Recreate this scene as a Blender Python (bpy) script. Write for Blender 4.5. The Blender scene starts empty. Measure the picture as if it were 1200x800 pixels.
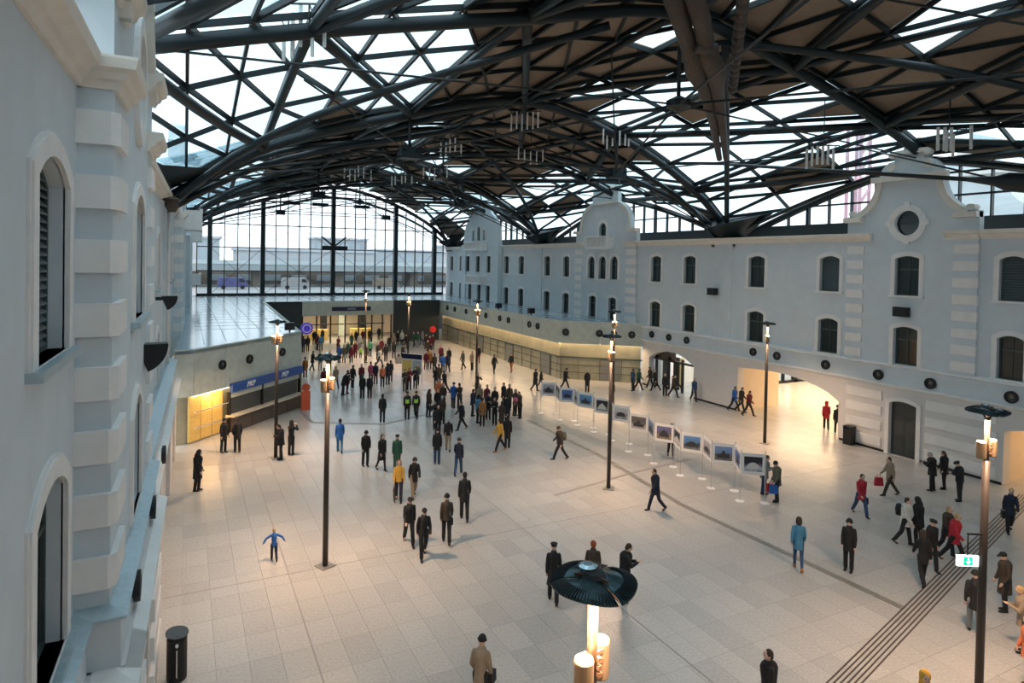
import bpy, math, random, zlib
from mathutils import Vector, Matrix
from mathutils.geometry import tessellate_polygon

# ------------------------------------------------------------------ camera
SC = bpy.context.scene
COL = SC.collection
D2R = math.pi / 180
F_PX, CX, CY, HC = 750.0, 600.0, 320.0, 10.0
_y, _p, _r = 27.05 * D2R, 1.0 * D2R, 1.1 * D2R
_f = Vector((math.sin(_y) * math.cos(_p), math.cos(_y) * math.cos(_p), -math.sin(_p)))
_ri = Vector((math.cos(_y), -math.sin(_y), 0))
_up = _ri.cross(_f)
CR = _ri * math.cos(_r) + _up * math.sin(_r)
CU = -_ri * math.sin(_r) + _up * math.cos(_r)
cam_data = bpy.data.cameras.new('camera')
cam = bpy.data.objects.new('camera', cam_data)
COL.objects.link(cam)
m3 = Matrix((CR, CU, -_f)).transposed()
cam.matrix_world = Matrix.Translation((0, 0, HC)) @ m3.to_4x4()
cam_data.sensor_fit = 'HORIZONTAL'
cam_data.sensor_width = 36.0
cam_data.lens = 36.0 * F_PX / 1200.0
cam_data.shift_x = 0.0
cam_data.shift_y = -(400.0 - CY) / 1200.0
cam_data.clip_end = 2000
SC.camera = cam

# ------------------------------------------------------------------ world, exposure
W = bpy.data.worlds.new('overcast_sky')
SC.world = W
W.use_nodes = True
nt = W.node_tree
nt.nodes.clear()
o = nt.nodes.new('ShaderNodeOutputWorld')
bg = nt.nodes.new('ShaderNodeBackground')
tc = nt.nodes.new('ShaderNodeTexCoord')
nz = nt.nodes.new('ShaderNodeTexNoise')
nz.inputs['Scale'].default_value = 2.2
nz.inputs['Detail'].default_value = 4
rp = nt.nodes.new('ShaderNodeValToRGB')
rp.color_ramp.elements[0].color = (0.66, 0.72, 0.77, 1)
rp.color_ramp.elements[1].color = (0.80, 0.83, 0.86, 1)
nt.links.new(tc.outputs['Generated'], nz.inputs['Vector'])
nt.links.new(nz.outputs['Fac'], rp.inputs[0])
nt.links.new(rp.outputs[0], bg.inputs[0])
bg.inputs[1].default_value = 1.9
nt.links.new(bg.outputs[0], o.inputs[0])
SC.view_settings.view_transform = 'Standard'
SC.view_settings.look = 'None'
SC.view_settings.gamma = 1
SC.view_settings.use_curve_mapping = False
SC.view_settings.exposure = 0.62
LAMP_W, LAMP_COL = 270.0, (1.0, 0.63, 0.38)

def ray(px, py):
    return CR * ((px - CX) / F_PX) - CU * ((py - CY) / F_PX) + _f
def gp(px, py, h=0.0):
    d = ray(px, py)
    return Vector((0, 0, HC)) + d * ((h - HC) / d.z)

# ------------------------------------------------------------------ materials
MATS = {}
def mat(name, col, rough=0.6, metal=0.0, noise=0.0, nscale=8.0, bump=0.0, bscale=60.0, emit=None, spec=0.5, coat=0.0):
    if name in MATS:
        return MATS[name]
    m = bpy.data.materials.new(name)
    m.use_nodes = True
    t = m.node_tree
    b = t.nodes['Principled BSDF']
    b.inputs['Base Color'].default_value = (*col, 1)
    b.inputs['Roughness'].default_value = rough
    b.inputs['Metallic'].default_value = metal
    b.inputs['Specular IOR Level'].default_value = spec
    b.inputs['Coat Weight'].default_value = coat
    if noise or bump:
        tc = t.nodes.new('ShaderNodeTexCoord')
    if noise:
        n = t.nodes.new('ShaderNodeTexNoise')
        n.inputs['Scale'].default_value = nscale
        n.inputs['Detail'].default_value = 5
        r = t.nodes.new('ShaderNodeValToRGB')
        r.color_ramp.elements[0].position = 0.3
        r.color_ramp.elements[1].position = 0.7
        r.color_ramp.elements[0].color = (*[max(0, c * (1 - noise)) for c in col], 1)
        r.color_ramp.elements[1].color = (*[min(1, c * (1 + noise)) for c in col], 1)
        t.links.new(tc.outputs['Object'], n.inputs['Vector'])
        t.links.new(n.outputs['Fac'], r.inputs[0])
        t.links.new(r.outputs[0], b.inputs['Base Color'])
    if bump:
        n2 = t.nodes.new('ShaderNodeTexNoise')
        n2.inputs['Scale'].default_value = bscale
        bp = t.nodes.new('ShaderNodeBump')
        bp.inputs['Strength'].default_value = bump
        bp.inputs['Distance'].default_value = 0.02
        t.links.new(tc.outputs['Object'], n2.inputs['Vector'])
        t.links.new(n2.outputs['Fac'], bp.inputs['Height'])
        t.links.new(bp.outputs[0], b.inputs['Normal'])
    if emit:
        b.inputs['Emission Color'].default_value = (*emit[:3], 1)
        b.inputs['Emission Strength'].default_value = emit[3]
    MATS[name] = m
    return m

def glass(name, tint, gloss=0.12, rough=0.02):
    m = bpy.data.materials.new(name)
    m.use_nodes = True
    t = m.node_tree
    t.nodes.clear()
    o = t.nodes.new('ShaderNodeOutputMaterial')
    tr = t.nodes.new('ShaderNodeBsdfTransparent')
    tr.inputs[0].default_value = (*tint, 1)
    gl = t.nodes.new('ShaderNodeBsdfGlossy')
    gl.inputs['Roughness'].default_value = rough
    gl.inputs[0].default_value = (0.8, 0.9, 0.95, 1)
    mx = t.nodes.new('ShaderNodeMixShader')
    lw = t.nodes.new('ShaderNodeLayerWeight')
    lw.inputs['Blend'].default_value = 0.5
    pw = t.nodes.new('ShaderNodeMath'); pw.operation = 'POWER'; pw.inputs[1].default_value = 4.0
    ma = t.nodes.new('ShaderNodeMath'); ma.operation = 'MULTIPLY_ADD'; ma.inputs[1].default_value = 0.45; ma.inputs[2].default_value = 0.03
    t.links.new(lw.outputs['Facing'], pw.inputs[0])
    t.links.new(pw.outputs[0], ma.inputs[0])
    t.links.new(ma.outputs[0], mx.inputs[0])
    t.links.new(tr.outputs[0], mx.inputs[1])
    t.links.new(gl.outputs[0], mx.inputs[2])
    t.links.new(mx.outputs[0], o.inputs[0])
    MATS[name] = m
    return m

PLASTER = mat('blue_grey_render', (0.60, 0.665, 0.70), 0.85, noise=0.04, nscale=1.5, bump=0.25, bscale=70)
TRIM = mat('white_moulding', (0.78, 0.77, 0.75), 0.7, noise=0.04, nscale=3)
CORN = mat('cream_cornice', (0.74, 0.70, 0.63), 0.7, noise=0.05, nscale=3)
FLASH = mat('zinc_flashing', (0.42, 0.53, 0.58), 0.4, 0.3, noise=0.08)
STEEL = mat('dark_teal_steel', (0.008, 0.017, 0.021), 0.42, 0.0, spec=0.4)
BARM = mat('dark_glazing_bar', (0.010, 0.018, 0.021), 0.5, 0.0, spec=0.35)
ROD = mat('tie_rod_steel', (0.010, 0.014, 0.016), 0.5, 0.0)
OPQ = mat('beige_roof_board', (0.28, 0.225, 0.175), 0.9, noise=0.08, nscale=4)
GLZ = glass('roof_glass', (0.80, 0.90, 0.93))
GLW = glass('wall_glass', (0.88, 0.93, 0.95))
GLC = glass('clear_glass', (0.92, 0.95, 0.95))
DARKGL = mat('dark_window_glass', (0.025, 0.035, 0.035), 0.12, 0, spec=0.6)
WOODF = mat('dark_green_frame', (0.05, 0.07, 0.065), 0.5)
LOUV = mat('grey_louver', (0.13, 0.16, 0.17), 0.45, 0.3)
BLACK = mat('black_metal', (0.015, 0.015, 0.017), 0.45, 0.3)
FASC = mat('pale_stone_panel', (0.52, 0.56, 0.50), 0.6, noise=0.10, nscale=2.5)
ROOFK = mat('pavilion_roof_sheet', (0.40, 0.50, 0.56), 0.16, 0.15, noise=0.06, nscale=0.8)
GOLD = mat('champagne_metal_cladding', (0.42, 0.41, 0.31), 0.3, 0.55, noise=0.14, nscale=1.2)
YEL = mat('yellow_lit_panel', (0.75, 0.52, 0.16), 0.5, noise=0.08)
DARKW = mat('charcoal_panel', (0.022, 0.033, 0.036), 0.5)
BLUE = mat('blue_sign', (0.02, 0.09, 0.35), 0.35)
NAVY = mat('navy_sign', (0.005, 0.01, 0.05), 0.4)
WHITEM = mat('white_print', (0.85, 0.85, 0.85), 0.5)
POLEM = mat('lamp_pole_brown', (0.022, 0.016, 0.013), 0.45, 0.0)
COPPER = mat('lamp_pole_bare_metal', (0.07, 0.038, 0.022), 0.5, 0.0)
DRUM = mat('lamp_drum_bronze', (0.26, 0.19, 0.12), 0.35, 0.7)
DISH = mat('reflector_dark_teal', (0.03, 0.065, 0.075), 0.25, 0.6)
DISHU = mat('reflector_mirror', (0.8, 0.8, 0.8), 0.2, 0.8)
LIT = mat('lamp_lens_lit', (1, 0.95, 0.85), 0.4, emit=(1.0, 0.86, 0.66, 4.0))
WARMSTRIP = mat('warm_light_strip', (1, 0.9, 0.7), 0.4, emit=(1.0, 0.72, 0.42, 6.0))
COOLSTRIP = mat('cool_ceiling_light', (1, 1, 1), 0.4, emit=(0.9, 1.0, 0.95, 6.0))
TUBEW = mat('white_tube_light', (0.75, 0.75, 0.72), 0.4)
ORANGEW = mat('cream_passage_wall', (0.72, 0.60, 0.46), 0.7, noise=0.04, nscale=1)
WRAP = mat('brown_protective_wrap', (0.06, 0.042, 0.032), 0.55, noise=0.3, nscale=10, bump=0.5, bscale=14)
DRAIN = mat('grey_steel_drain', (0.27, 0.25, 0.22), 0.4, 0.3)
GROOVE = mat('dark_guide_rib', (0.07, 0.05, 0.04), 0.6)
JOINT = mat('floor_joint', (0.27, 0.25, 0.23), 0.6)
POSTW = mat('poster_white_board', (0.80, 0.78, 0.76), 0.5)

def floor_mat(name, k):
    m = bpy.data.materials.new(name)
    m.use_nodes = True
    t = m.node_tree
    b = t.nodes['Principled BSDF']
    tc = t.nodes.new('ShaderNodeTexCoord')
    n = t.nodes.new('ShaderNodeTexNoise'); n.inputs['Scale'].default_value = 14; n.inputs['Detail'].default_value = 8
    n.inputs['Roughness'].default_value = 0.75
    r = t.nodes.new('ShaderNodeValToRGB')
    r.color_ramp.elements[0].position = 0.32
    r.color_ramp.elements[1].position = 0.68
    r.color_ramp.elements[0].color = (0.38 * k, 0.365 * k, 0.34 * k, 1)
    r.color_ramp.elements[1].color = (0.55 * k, 0.53 * k, 0.50 * k, 1)
    t.links.new(tc.outputs['Object'], n.inputs['Vector'])
    t.links.new(n.outputs['Fac'], r.inputs[0])
    t.links.new(r.outputs[0], b.inputs['Base Color'])
    b.inputs['Roughness'].default_value = 0.27
    b.inputs['Specular IOR Level'].default_value = 0.6
    MATS[name] = m
    return m
FL = [floor_mat('granite_floor_%s' % n, k) for n, k in (('mid', 1.0), ('light', 1.05), ('dark', 0.94))]

# ------------------------------------------------------------------ mesh builder
class M:
    def __init__(s):
        s.v = []; s.f = []
    def add(s, vs, fs):
        k = len(s.v)
        s.v += [tuple(a) for a in vs]
        s.f += [tuple(i + k for i in f) for f in fs]
        return s
    def box(s, x0, x1, y0, y1, z0, z1, T=None):
        vs = [(x, y, z) for x in (x0, x1) for y in (y0, y1) for z in (z0, z1)]
        if T: vs = [T(*a) for a in vs]
        return s.add(vs, [(0, 1, 3, 2), (4, 6, 7, 5), (0, 4, 5, 1), (2, 3, 7, 6), (0, 2, 6, 4), (1, 5, 7, 3)])
    def bar(s, a, b, w, h=None, up=(0, 0, 1)):
        a = Vector(a); b = Vector(b); h = h or w
        d = (b - a).normalized(); u = Vector(up)
        if abs(d.dot(u)) > 0.98: u = Vector((1, 0, 0))
        r = d.cross(u).normalized() * w / 2; q = r.cross(d).normalized() * h / 2
        vs = [p + i * r + j * q for p in (a, b) for i, j in ((-1, -1), (1, -1), (1, 1), (-1, 1))]
        return s.add(vs, [(3, 2, 1, 0), (4, 5, 6, 7), (0, 1, 5, 4), (1, 2, 6, 5), (2, 3, 7, 6), (3, 0, 4, 7)])
    def tube(s, pts, r, n=10, cap=True, ell=None):
        pts = [Vector(p) for p in pts]
        rs = r if isinstance(r, (list, tuple)) else [r] * len(pts)
        k = len(s.v); vs = []
        u = None
        for i, p in enumerate(pts):
            d = (pts[min(i + 1, len(pts) - 1)] - pts[max(i - 1, 0)]).normalized()
            if u is None:
                u = Vector((0, 0, 1)) if abs(d.z) < 0.9 else Vector((1, 0, 0))
            e = (u - d * u.dot(d)).normalized(); u = e
            g = d.cross(e)
            ra, rb = (rs[i] if isinstance(rs[i], tuple) else (rs[i], rs[i]))
            for j in range(n):
                t = 2 * math.pi * j / n
                vs.append(p + e * (ra * math.cos(t)) + g * (rb * math.sin(t)))
        fs = []
        for i in range(len(pts) - 1):
            for j in range(n):
                a = i * n + j; b = i * n + (j + 1) % n
                fs.append((a, b, b + n, a + n))
        if cap:
            fs.append(tuple(range(n - 1, -1, -1)))
            fs.append(tuple(range((len(pts) - 1) * n, len(pts) * n)))
        return s.add(vs, fs)
    def lathe(s, prof, n=16, c=(0, 0, 0)):
        vs = []
        for r, z in prof:
            for j in range(n):
                t = 2 * math.pi * j / n
                vs.append((c[0] + r * math.cos(t), c[1] + r * math.sin(t), c[2] + z))
        fs = [(i * n + j, i * n + (j + 1) % n, (i + 1) * n + (j + 1) % n, (i + 1) * n + j) for i in range(len(prof) - 1) for j in range(n)]
        fs.append(tuple(range(n - 1, -1, -1))); fs.append(tuple(range((len(prof) - 1) * n, len(prof) * n)))
        return s.add(vs, fs)
    def ball(s, c, r, n=12, k=8, R=None):
        c = Vector(c)
        if not isinstance(r, tuple): r = (r, r, r)
        vs = []; fs = []
        for i in range(1, k):
            a = math.pi * i / k
            for j in range(n):
                t = 2 * math.pi * j / n
                v = Vector((r[0] * math.sin(a) * math.cos(t), r[1] * math.sin(a) * math.sin(t), r[2] * math.cos(a)))
                vs.append(c + (R @ v if R else v))
        e = Vector((0, 0, r[2])); e = R @ e if R else e
        vs += [c + e, c - e]
        for i in range(k - 2):
            for j in range(n):
                a = i * n + j; b = i * n + (j + 1) % n
                fs.append((a, a + n, b + n, b))
        t = (k - 1) * n
        for j in range(n):
            fs.append((t, j, (j + 1) % n)); q = (k - 2) * n
            fs.append((t + 1, q + (j + 1) % n, q + j))
        return s.add(vs, fs)
    def ext(s, loops, d0, d1, T):
        """2-D polygon (outer loop + holes) extruded between depths d0<d1; T(s, z, d) gives the point"""
        L = [[Vector((a, b, 0)) for a, b in lp] for lp in loops]
        tri = tessellate_polygon(L)
        flat = [p for lp in L for p in lp]; n = len(flat)
        vs = [T(p.x, p.y, d1) for p in flat] + [T(p.x, p.y, d0) for p in flat]
        fs = [tuple(t) for t in tri] + [tuple(i + n for i in reversed(t)) for t in tri]
        k = 0
        for lp in L:
            m = len(lp)
            for i in range(m):
                a = k + i; b = k + (i + 1) % m
                fs.append((a, a + n, b + n, b))
            k += m
        return s.add(vs, fs)
    def mesh(s, name, m, smooth=False):
        me = bpy.data.meshes.new(name)
        me.from_pydata(s.v, [], s.f)
        me.materials.append(m)
        if smooth:
            me.polygons.foreach_set('use_smooth', [True] * len(me.polygons))
        me.update()
        return me
    def build(s, name, m, parent=None, smooth=False, loc=None):
        return link(name, s.mesh(name, m, smooth), parent, loc)

def link(name, me, parent=None, loc=None):
    ob = bpy.data.objects.new(name, me)
    COL.objects.link(ob)
    if parent is not None: ob.parent = parent
    if loc is not None: ob.location = loc
    return ob
def tag(ob, label=None, cat=None, group=None, kind=None):
    if label: ob['label'] = label
    if cat: ob['category'] = cat
    if group: ob['group'] = group
    if kind: ob['kind'] = kind
    return ob
def empty(name, loc=(0, 0, 0), rz=0.0, parent=None):
    e = bpy.data.objects.new(name, None)
    COL.objects.link(e)
    e.empty_display_size = 0.2
    e.location = loc; e.rotation_euler = (0, 0, rz)
    if parent is not None: e.parent = parent
    return e
def thing(name, label, cat, loc=(0, 0, 0), rz=0.0, group=None):
    return tag(empty(name, loc, rz), label, cat, group)
def struct(name, loc=(0, 0, 0)):
    return tag(empty(name, loc), kind='structure')
def setmat(ob, m):
    ob.material_slots[0].link = 'OBJECT'
    ob.material_slots[0].material = m
def copy_tree(o, parent=None):
    c = o.copy(); COL.objects.link(c)
    if parent is not None: c.parent = parent
    for ch in list(o.children): copy_tree(ch, c)
    return c
def text_mesh(txt, size, m, name='lettering', extr=0.01, bold=0.0, shear=0.0):
    cu = bpy.data.curves.new('tmp', 'FONT')
    cu.body = txt; cu.size = size; cu.extrude = extr; cu.offset = bold; cu.shear = shear
    cu.align_x = 'CENTER'; cu.align_y = 'CENTER'
    t = bpy.data.objects.new('tmp', cu); COL.objects.link(t)
    dg = bpy.context.evaluated_depsgraph_get()
    me = bpy.data.meshes.new_from_object(t.evaluated_get(dg))
    bpy.data.objects.remove(t); bpy.data.curves.remove(cu)
    me.name = name
    me.materials.clear(); me.materials.append(m)
    return me
def area(name, loc, rot, sx, sy, power, col, parent=None, spread=None):
    l = bpy.data.lights.new(name, 'AREA'); l.shape = 'RECTANGLE'
    l.size = sx; l.size_y = sy; l.energy = power; l.color = col
    if spread: l.spread = spread
    ob = bpy.data.objects.new(name, l); COL.objects.link(ob)
    ob.location = loc; ob.rotation_euler = rot
    if parent is not None: ob.parent = parent
    return ob
# ================================================================== FLOOR
XR = 34.3            # inner face of the right facade
floor = struct('floor')
M().box(-4, 62, -8, 96, -0.30, -0.02).build('floor_bed', JOINT, floor)
TX, TY = 0.75, 1.2
tiles = []
for i in range(-3, 72):
    for j in range(-5, 80):
        x, y = i * TX, j * TY
        if x > 34.4 and not (8 < y < 41.5): continue
        if y > 76.6: continue
        if x < -1.2: continue
        tiles.append((x, y, (x - 3) ** 2 * 0.5 + (y - 11) ** 2, i, j))
vis = [t for t in tiles if t[1] > 8]
vis.sort(key=lambda t: t[2])
near = set((t[3], t[4]) for t in vis[:300])
rng = random.Random(4)
tile_me = [M().box(0.0025, TX - 0.0025, 0.0025, TY - 0.0025, -0.02, 0.0).mesh('floor_tile', fm) for fm in FL]
rest = [M(), M(), M()]
for x, y, d, i, j in tiles:
    k = rng.choice((0, 0, 1, 2))
    if (i, j) in near:
        link('floor_tile', tile_me[k], floor, (x, y, 0))
    else:
        rest[k].box(x + 0.0025, x + TX - 0.0025, y + 0.0025, y + TY - 0.0025, -0.02, 0.0)
for k in range(3):
    tag(rest[k].build('floor_tile', FL[k], floor), kind='stuff')
# expansion joints, drain channel, tactile guide strip
for n, (x0, x1) in enumerate(((2.98, 3.02), (11.36, 11.40))):
    M().box(x0, x1, 8, 60, -0.01, 0.003).build('expansion_joint', JOINT, floor)
for y0 in (21.0, 33.6, 46.8):
    M().box(-1, 34, y0, y0 + 0.03, -0.01, 0.003).build('expansion_joint', JOINT, floor)
dr = [gp(1060, 713), gp(930, 652), gp(800, 592), gp(700, 532), gp(620, 492)]
dm = M()
for k in range(len(dr) - 1):
    a, b = dr[k], dr[k + 1]
    nseg = max(1, int((b - a).length / 0.8))
    for q in range(nseg):
        p0 = a.lerp(b, q / nseg + 0.004); p1 = a.lerp(b, (q + 1) / nseg - 0.004)
        M().bar((p0.x, p0.y, 0.004), (p1.x, p1.y, 0.004), 0.26, 0.012).build('drain_grate', DRAIN, floor)
lv = [gp(336, 465), gp(366, 495), gp(450, 497), gp(500, 485)]
for k in range(3):
    M().bar((lv[k].x, lv[k].y, 0.003), (lv[k + 1].x, lv[k + 1].y, 0.003), 0.18, 0.01).build('channel_cover', JOINT, floor)
lv = [gp(650, 580), gp(740, 554), gp(808, 538)]
for k in range(2):
    M().bar((lv[k].x, lv[k].y, 0.003), (lv[k + 1].x, lv[k + 1].y, 0.003), 0.16, 0.01).build('channel_cover', JOINT, floor)
ga, gb = Vector((12.6, 9.45, 0)), Vector((33.6, 14.75, 0))
gd = (gb - ga).normalized(); gn = Vector((-gd.y, gd.x, 0))
for k in range(6):
    o = gn * (0.11 * (k - 2.5))
    M().bar(ga + o + Vector((0, 0, 0.006)), gb + o + Vector((0, 0, 0.006)), 0.035, 0.016).build('guide_rib', GROOVE, floor)

# ================================================================== facade helpers
def TR(s, z, d): return (XR - d, s, z)                                   # right facade: d = towards the hall
def TL(s, z, d): return (-1.6585 + 0.0235 * s + d, s, z)                 # left facade
def arch_loop(c, w, z0, z1, rise, off=0.0, n=10, off0=None):
    """window outline: springs at z1-rise, segmental head; off grows it"""
    w2 = w / 2 + off
    zb = z0 - (off if off0 is None else off0)
    zs = z1 - rise
    pts = [(c - w2, zb), (c + w2, zb)]
    if rise <= 0.001:
        return pts + [(c + w2, z1 + off), (c - w2, z1 + off)]
    h = w / 2
    R = (h * h + rise * rise) / (2 * rise)
    cz = zs + rise - R
    a0 = math.asin(min(1, h / R)) if rise < h else math.pi / 2
    Ro = R + off
    if rise >= h: cz = zs
    a1 = math.asin(min(1, w2 / Ro))
    for k in range(n + 1):
        t = a1 - 2 * a1 * k / n
        pts.append((c + Ro * math.sin(t), cz + Ro * math.cos(t)))
    return pts
def oval(c, z, a, b, n=24):
    return [(c + a * math.cos(2 * math.pi * k / n), z + b * math.sin(2 * math.pi * k / n)) for k in range(n)]

WIN = [0]
def window(T, c, w, z0, z1, rise=0.16, d=0.0, style='glazed', sill=True, trim=0.2, slats=0, wall_t=0.38):
    WIN[0] += 1
    root = struct('window_%d' % WIN[0])
    e = 0.06
    M().ext([arch_loop(c, w, z0, z1, rise, trim, off0=0.0), arch_loop(c, w, z0, z1, rise, 0.0, off0=-0.001)], d - 0.02, d + e, T).build('surround', TRIM, root)
    M().ext([arch_loop(c, w, z0, z1, rise, trim + 0.05, off0=0.0), arch_loop(c, w, z0, z1, rise, trim - 0.05, off0=-0.001)], d - 0.02, d + e * 0.55, T).build('outer_moulding', TRIM, root)
    if sill:
        M().box(c - w / 2 - trim - 0.08, c + w / 2 + trim + 0.08, z0 - 0.11, z0, d - 0.3, d + 0.16, lambda a, b, q: T(a, b, q)).build('sill', FLASH if T is TL else TRIM, root)
    dd = d - 0.22
    M().ext([arch_loop(c, w, z0, z1, rise, 0.0), arch_loop(c, w, z0, z1, rise, -0.07, off0=-0.07)], dd - 0.05, dd + 0.04, T).build('frame', WOODF, root)
    if style == 'louver':
        n = slats or max(6, int((z1 - z0) / 0.13))
        dz = (z1 - z0 - 0.1) / n
        mm = M()
        for k in range(n):
            z = z0 + 0.06 + dz * k
            hw = w / 2 - 0.05
            zt = z1 - rise
            if z > zt: hw = (w / 2 - 0.05) * math.sqrt(max(0.05, 1 - ((z - zt) / (rise + 0.02)) ** 2)) if rise > w * 0.3 else hw * 0.9
            vs = [T(c - hw, z, dd + 0.04), T(c + hw, z, dd + 0.04), T(c + hw, z + dz * 0.85, dd - 0.05), T(c - hw, z + dz * 0.85, dd - 0.05),
                  T(c - hw, z + 0.025, dd + 0.04), T(c + hw, z + 0.025, dd + 0.04), T(c + hw, z + dz * 0.85 + 0.025, dd - 0.05), T(c - hw, z + dz * 0.85 + 0.025, dd - 0.05)]
            fs = [(0, 1, 2, 3), (7, 6, 5, 4), (0, 4, 5, 1), (1, 5, 6, 2), (2, 6, 7, 3), (3, 7, 4, 0)]
            if slats: M().add(vs, fs).build('slat', LOUV, root)
            else: mm.add(vs, fs)
        if not slats: mm.build('louver', LOUV, root)
        M().ext([arch_loop(c, w, z0, z1, rise, 0.02)], dd - 0.14, dd - 0.1, T).build('back_board', BLACK, root)
    else:
        M().ext([arch_loop(c, w, z0, z1, rise, -0.03, off0=-0.03)], dd - 0.03, dd - 0.01, T).build('pane', DARKGL, root)
        TT = lambda a, b, q: T(a, b, q)
        M().box(c - 0.025, c + 0.025, z0, z1 - 0.03, dd - 0.02, dd + 0.03, TT).build('mullion', WOODF, root)
        zt = z0 + (z1 - z0) * 0.66
        M().box(c - w / 2 + 0.03, c + w / 2 - 0.03, zt - 0.035, zt + 0.035, dd - 0.02, dd + 0.035, TT).build('transom', WOODF, root)
    return root

def moulding(m, T, s0, s1, z0, prof, caps=True):
    """extrude a profile [(d, z)] along s"""
    n = len(prof)
    vs = [T(s, z0 + z, d) for s in (s0, s1) for d, z in prof]
    fs = [(i, (i + 1) % n, n + (i + 1) % n, n + i) for i in range(n)]
    fs += [tuple(range(n - 1, -1, -1)), tuple(range(n, 2 * n))]
    m.add(vs, fs)
CPROF = [(-0.2, 0.0), (0.06, 0.0), (0.09, 0.10), (0.16, 0.13), (0.2, 0.22), (0.3, 0.27), (0.33, 0.40), (0.33, 0.44), (-0.2, 0.48)]

def quoins(root, T, s0, s1, z0, z1, d, pitch=0.83, h=0.47, alt=0.0, back=None):
    k = 0
    z = z1 - h
    while z > z0 - 0.02:
        me = M().box(s0, s1, z, z + h, (d - 0.1) if back is None else back, d + 0.08, lambda a, b, q: T(a, b, q))
        me.build('quoin_block', TRIM, root)
        z -= pitch; k += 1

def ring_band(m, T, prof, width, d0, d1):
    """gable coping following a 2-D open profile [(s,z)], given width below it"""
    n = len(prof)
    inner = []
    for i in range(n):
        a = Vector(prof[max(0, i - 1)]); b = Vector(prof[min(n - 1, i + 1)])
        t = (b - a).normalized(); nrm = Vector((t.y, -t.x))
        p = Vector(prof[i]) + nrm * width
        inner.append((p.x, p.y))
    for i in range(n - 1):
        q = [prof[i], prof[i + 1], inner[i + 1], inner[i]]
        vs = [T(a, b, d1) for a, b in q] + [T(a, b, d0) for a, b in q]
        m.add(vs, [(0, 1, 2, 3), (7, 6, 5, 4), (0, 4, 5, 1), (1, 5, 6, 2), (2, 6, 7, 3), (3, 7, 4, 0)])

def curve_pts(a, b, bulge, n=6):
    """arc-like curve a->b; bulge pushes sideways"""
    a = Vector(a); b = Vector(b); t = b - a; nrm = Vector((-t.y, t.x))
    return [tuple(a.lerp(b, k / n) + nrm * (bulge * 4 * (k / n) * (1 - k / n))) for k in range(n + 1)]

def mirror(half, c):
    """half profile given as (dist from centre, z), outer to inner"""
    left = [(c - w, z) for w, z in half]
    right = [(c + w, z) for w, z in reversed(half)]
    return left + right

def prof_oculus(hw):     # big scrolled gable with a stepped top tier
    k = hw / 3.45
    h = [(3.45 * k, 12.0), (3.45 * k, 12.95), (3.05 * k, 13.0)]
    h += curve_pts((3.0 * k, 13.05), (1.75 * k, 14.85), 0.16, 7)
    h += [(1.75 * k, 15.05), (1.6 * k, 15.05), (1.6 * k, 15.3)]
    h += curve_pts((1.55 * k, 15.35), (0.8 * k, 15.85), -0.14, 5)
    h += [(0.75 * k, 16.0), (0.95 * k, 16.2), (0.9 * k, 16.35), (0.35 * k, 16.4), (0.3 * k, 16.55), (0.1 * k, 16.6), (0.05 * k, 16.95)]
    return h
def prof_bell(hw):
    k = hw / 4.7
    h = [(4.7 * k, 12.0), (4.7 * k, 13.0), (3.95 * k, 13.05)]
    h += curve_pts((3.9 * k, 13.1), (2.3 * k, 15.5), -0.20, 7)
    h += [(2.0 * k, 15.55), (1.9 * k, 16.8), (2.1 * k, 16.9), (1.75 * k, 17.0), (1.4 * k, 17.9), (0.4 * k, 18.2)]
    return h
def prof_round(hw):
    k = hw / 6.1
    h = [(6.1 * k, 12.0), (5.6 * k, 12.1)]
    h += curve_pts((5.55 * k, 12.2), (3.1 * k, 16.0), -0.18, 8)
    h += curve_pts((2.9 * k, 16.2), (1.2 * k, 17.6), -0.15, 5) + [(0.3 * k, 17.9)]
    return h

def balcony(name_parent, T, c, z, w, d0, proj=0.9, h=0.95):
    b = empty('balcony', T(c, z, d0), 0, name_parent) if False else name_parent
    TT = lambda a, bb, q: T(a, bb, q)
    M().box(c - w / 2, c + w / 2, z - 0.2, z, d0, d0 + proj, TT).build('balcony_slab', TRIM, name_parent)
    M().box(c - w / 2 - 0.05, c + w / 2 + 0.05, z + h - 0.12, z + h, d0 + proj - 0.18, d0 + proj + 0.03, TT).build('balcony_rail', TRIM, name_parent)
    m = M()
    for sgn in (-1, 1):
        cc = c + sgn * (w / 2 - 0.1)
        m.box(cc - 0.1, cc + 0.1, z, z + h - 0.1, d0, d0 + proj, TT)
    m.build('balcony_cheek', TRIM, name_parent)
    n = max(3, int(w / 0.32))
    for k in range(1, n):
        s = c - w / 2 + w * k / n
        M().box(s - 0.06, s + 0.06, z, z + h - 0.1, d0 + proj - 0.14, d0 + proj - 0.03, TT).build('baluster', TRIM, name_parent)

# ================================================================== RIGHT FACADE
wr = struct('wall_right')
UZ0, UZ1, LZ0, LZ1 = 8.62, 10.72, 4.95, 7.0
holes_by_seg = {}
def facade_piece(root, T, name, s0, s1, zb, top, holes, d, t=0.38, m=PLASTER):
    outer = [(s0, zb), (s1, zb)] + (top if top else [(s1, 12.0), (s0, 12.0)])
    # remove dup
    return M().ext([outer] + holes, d - t, d, T).build(name, m, root)

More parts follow.
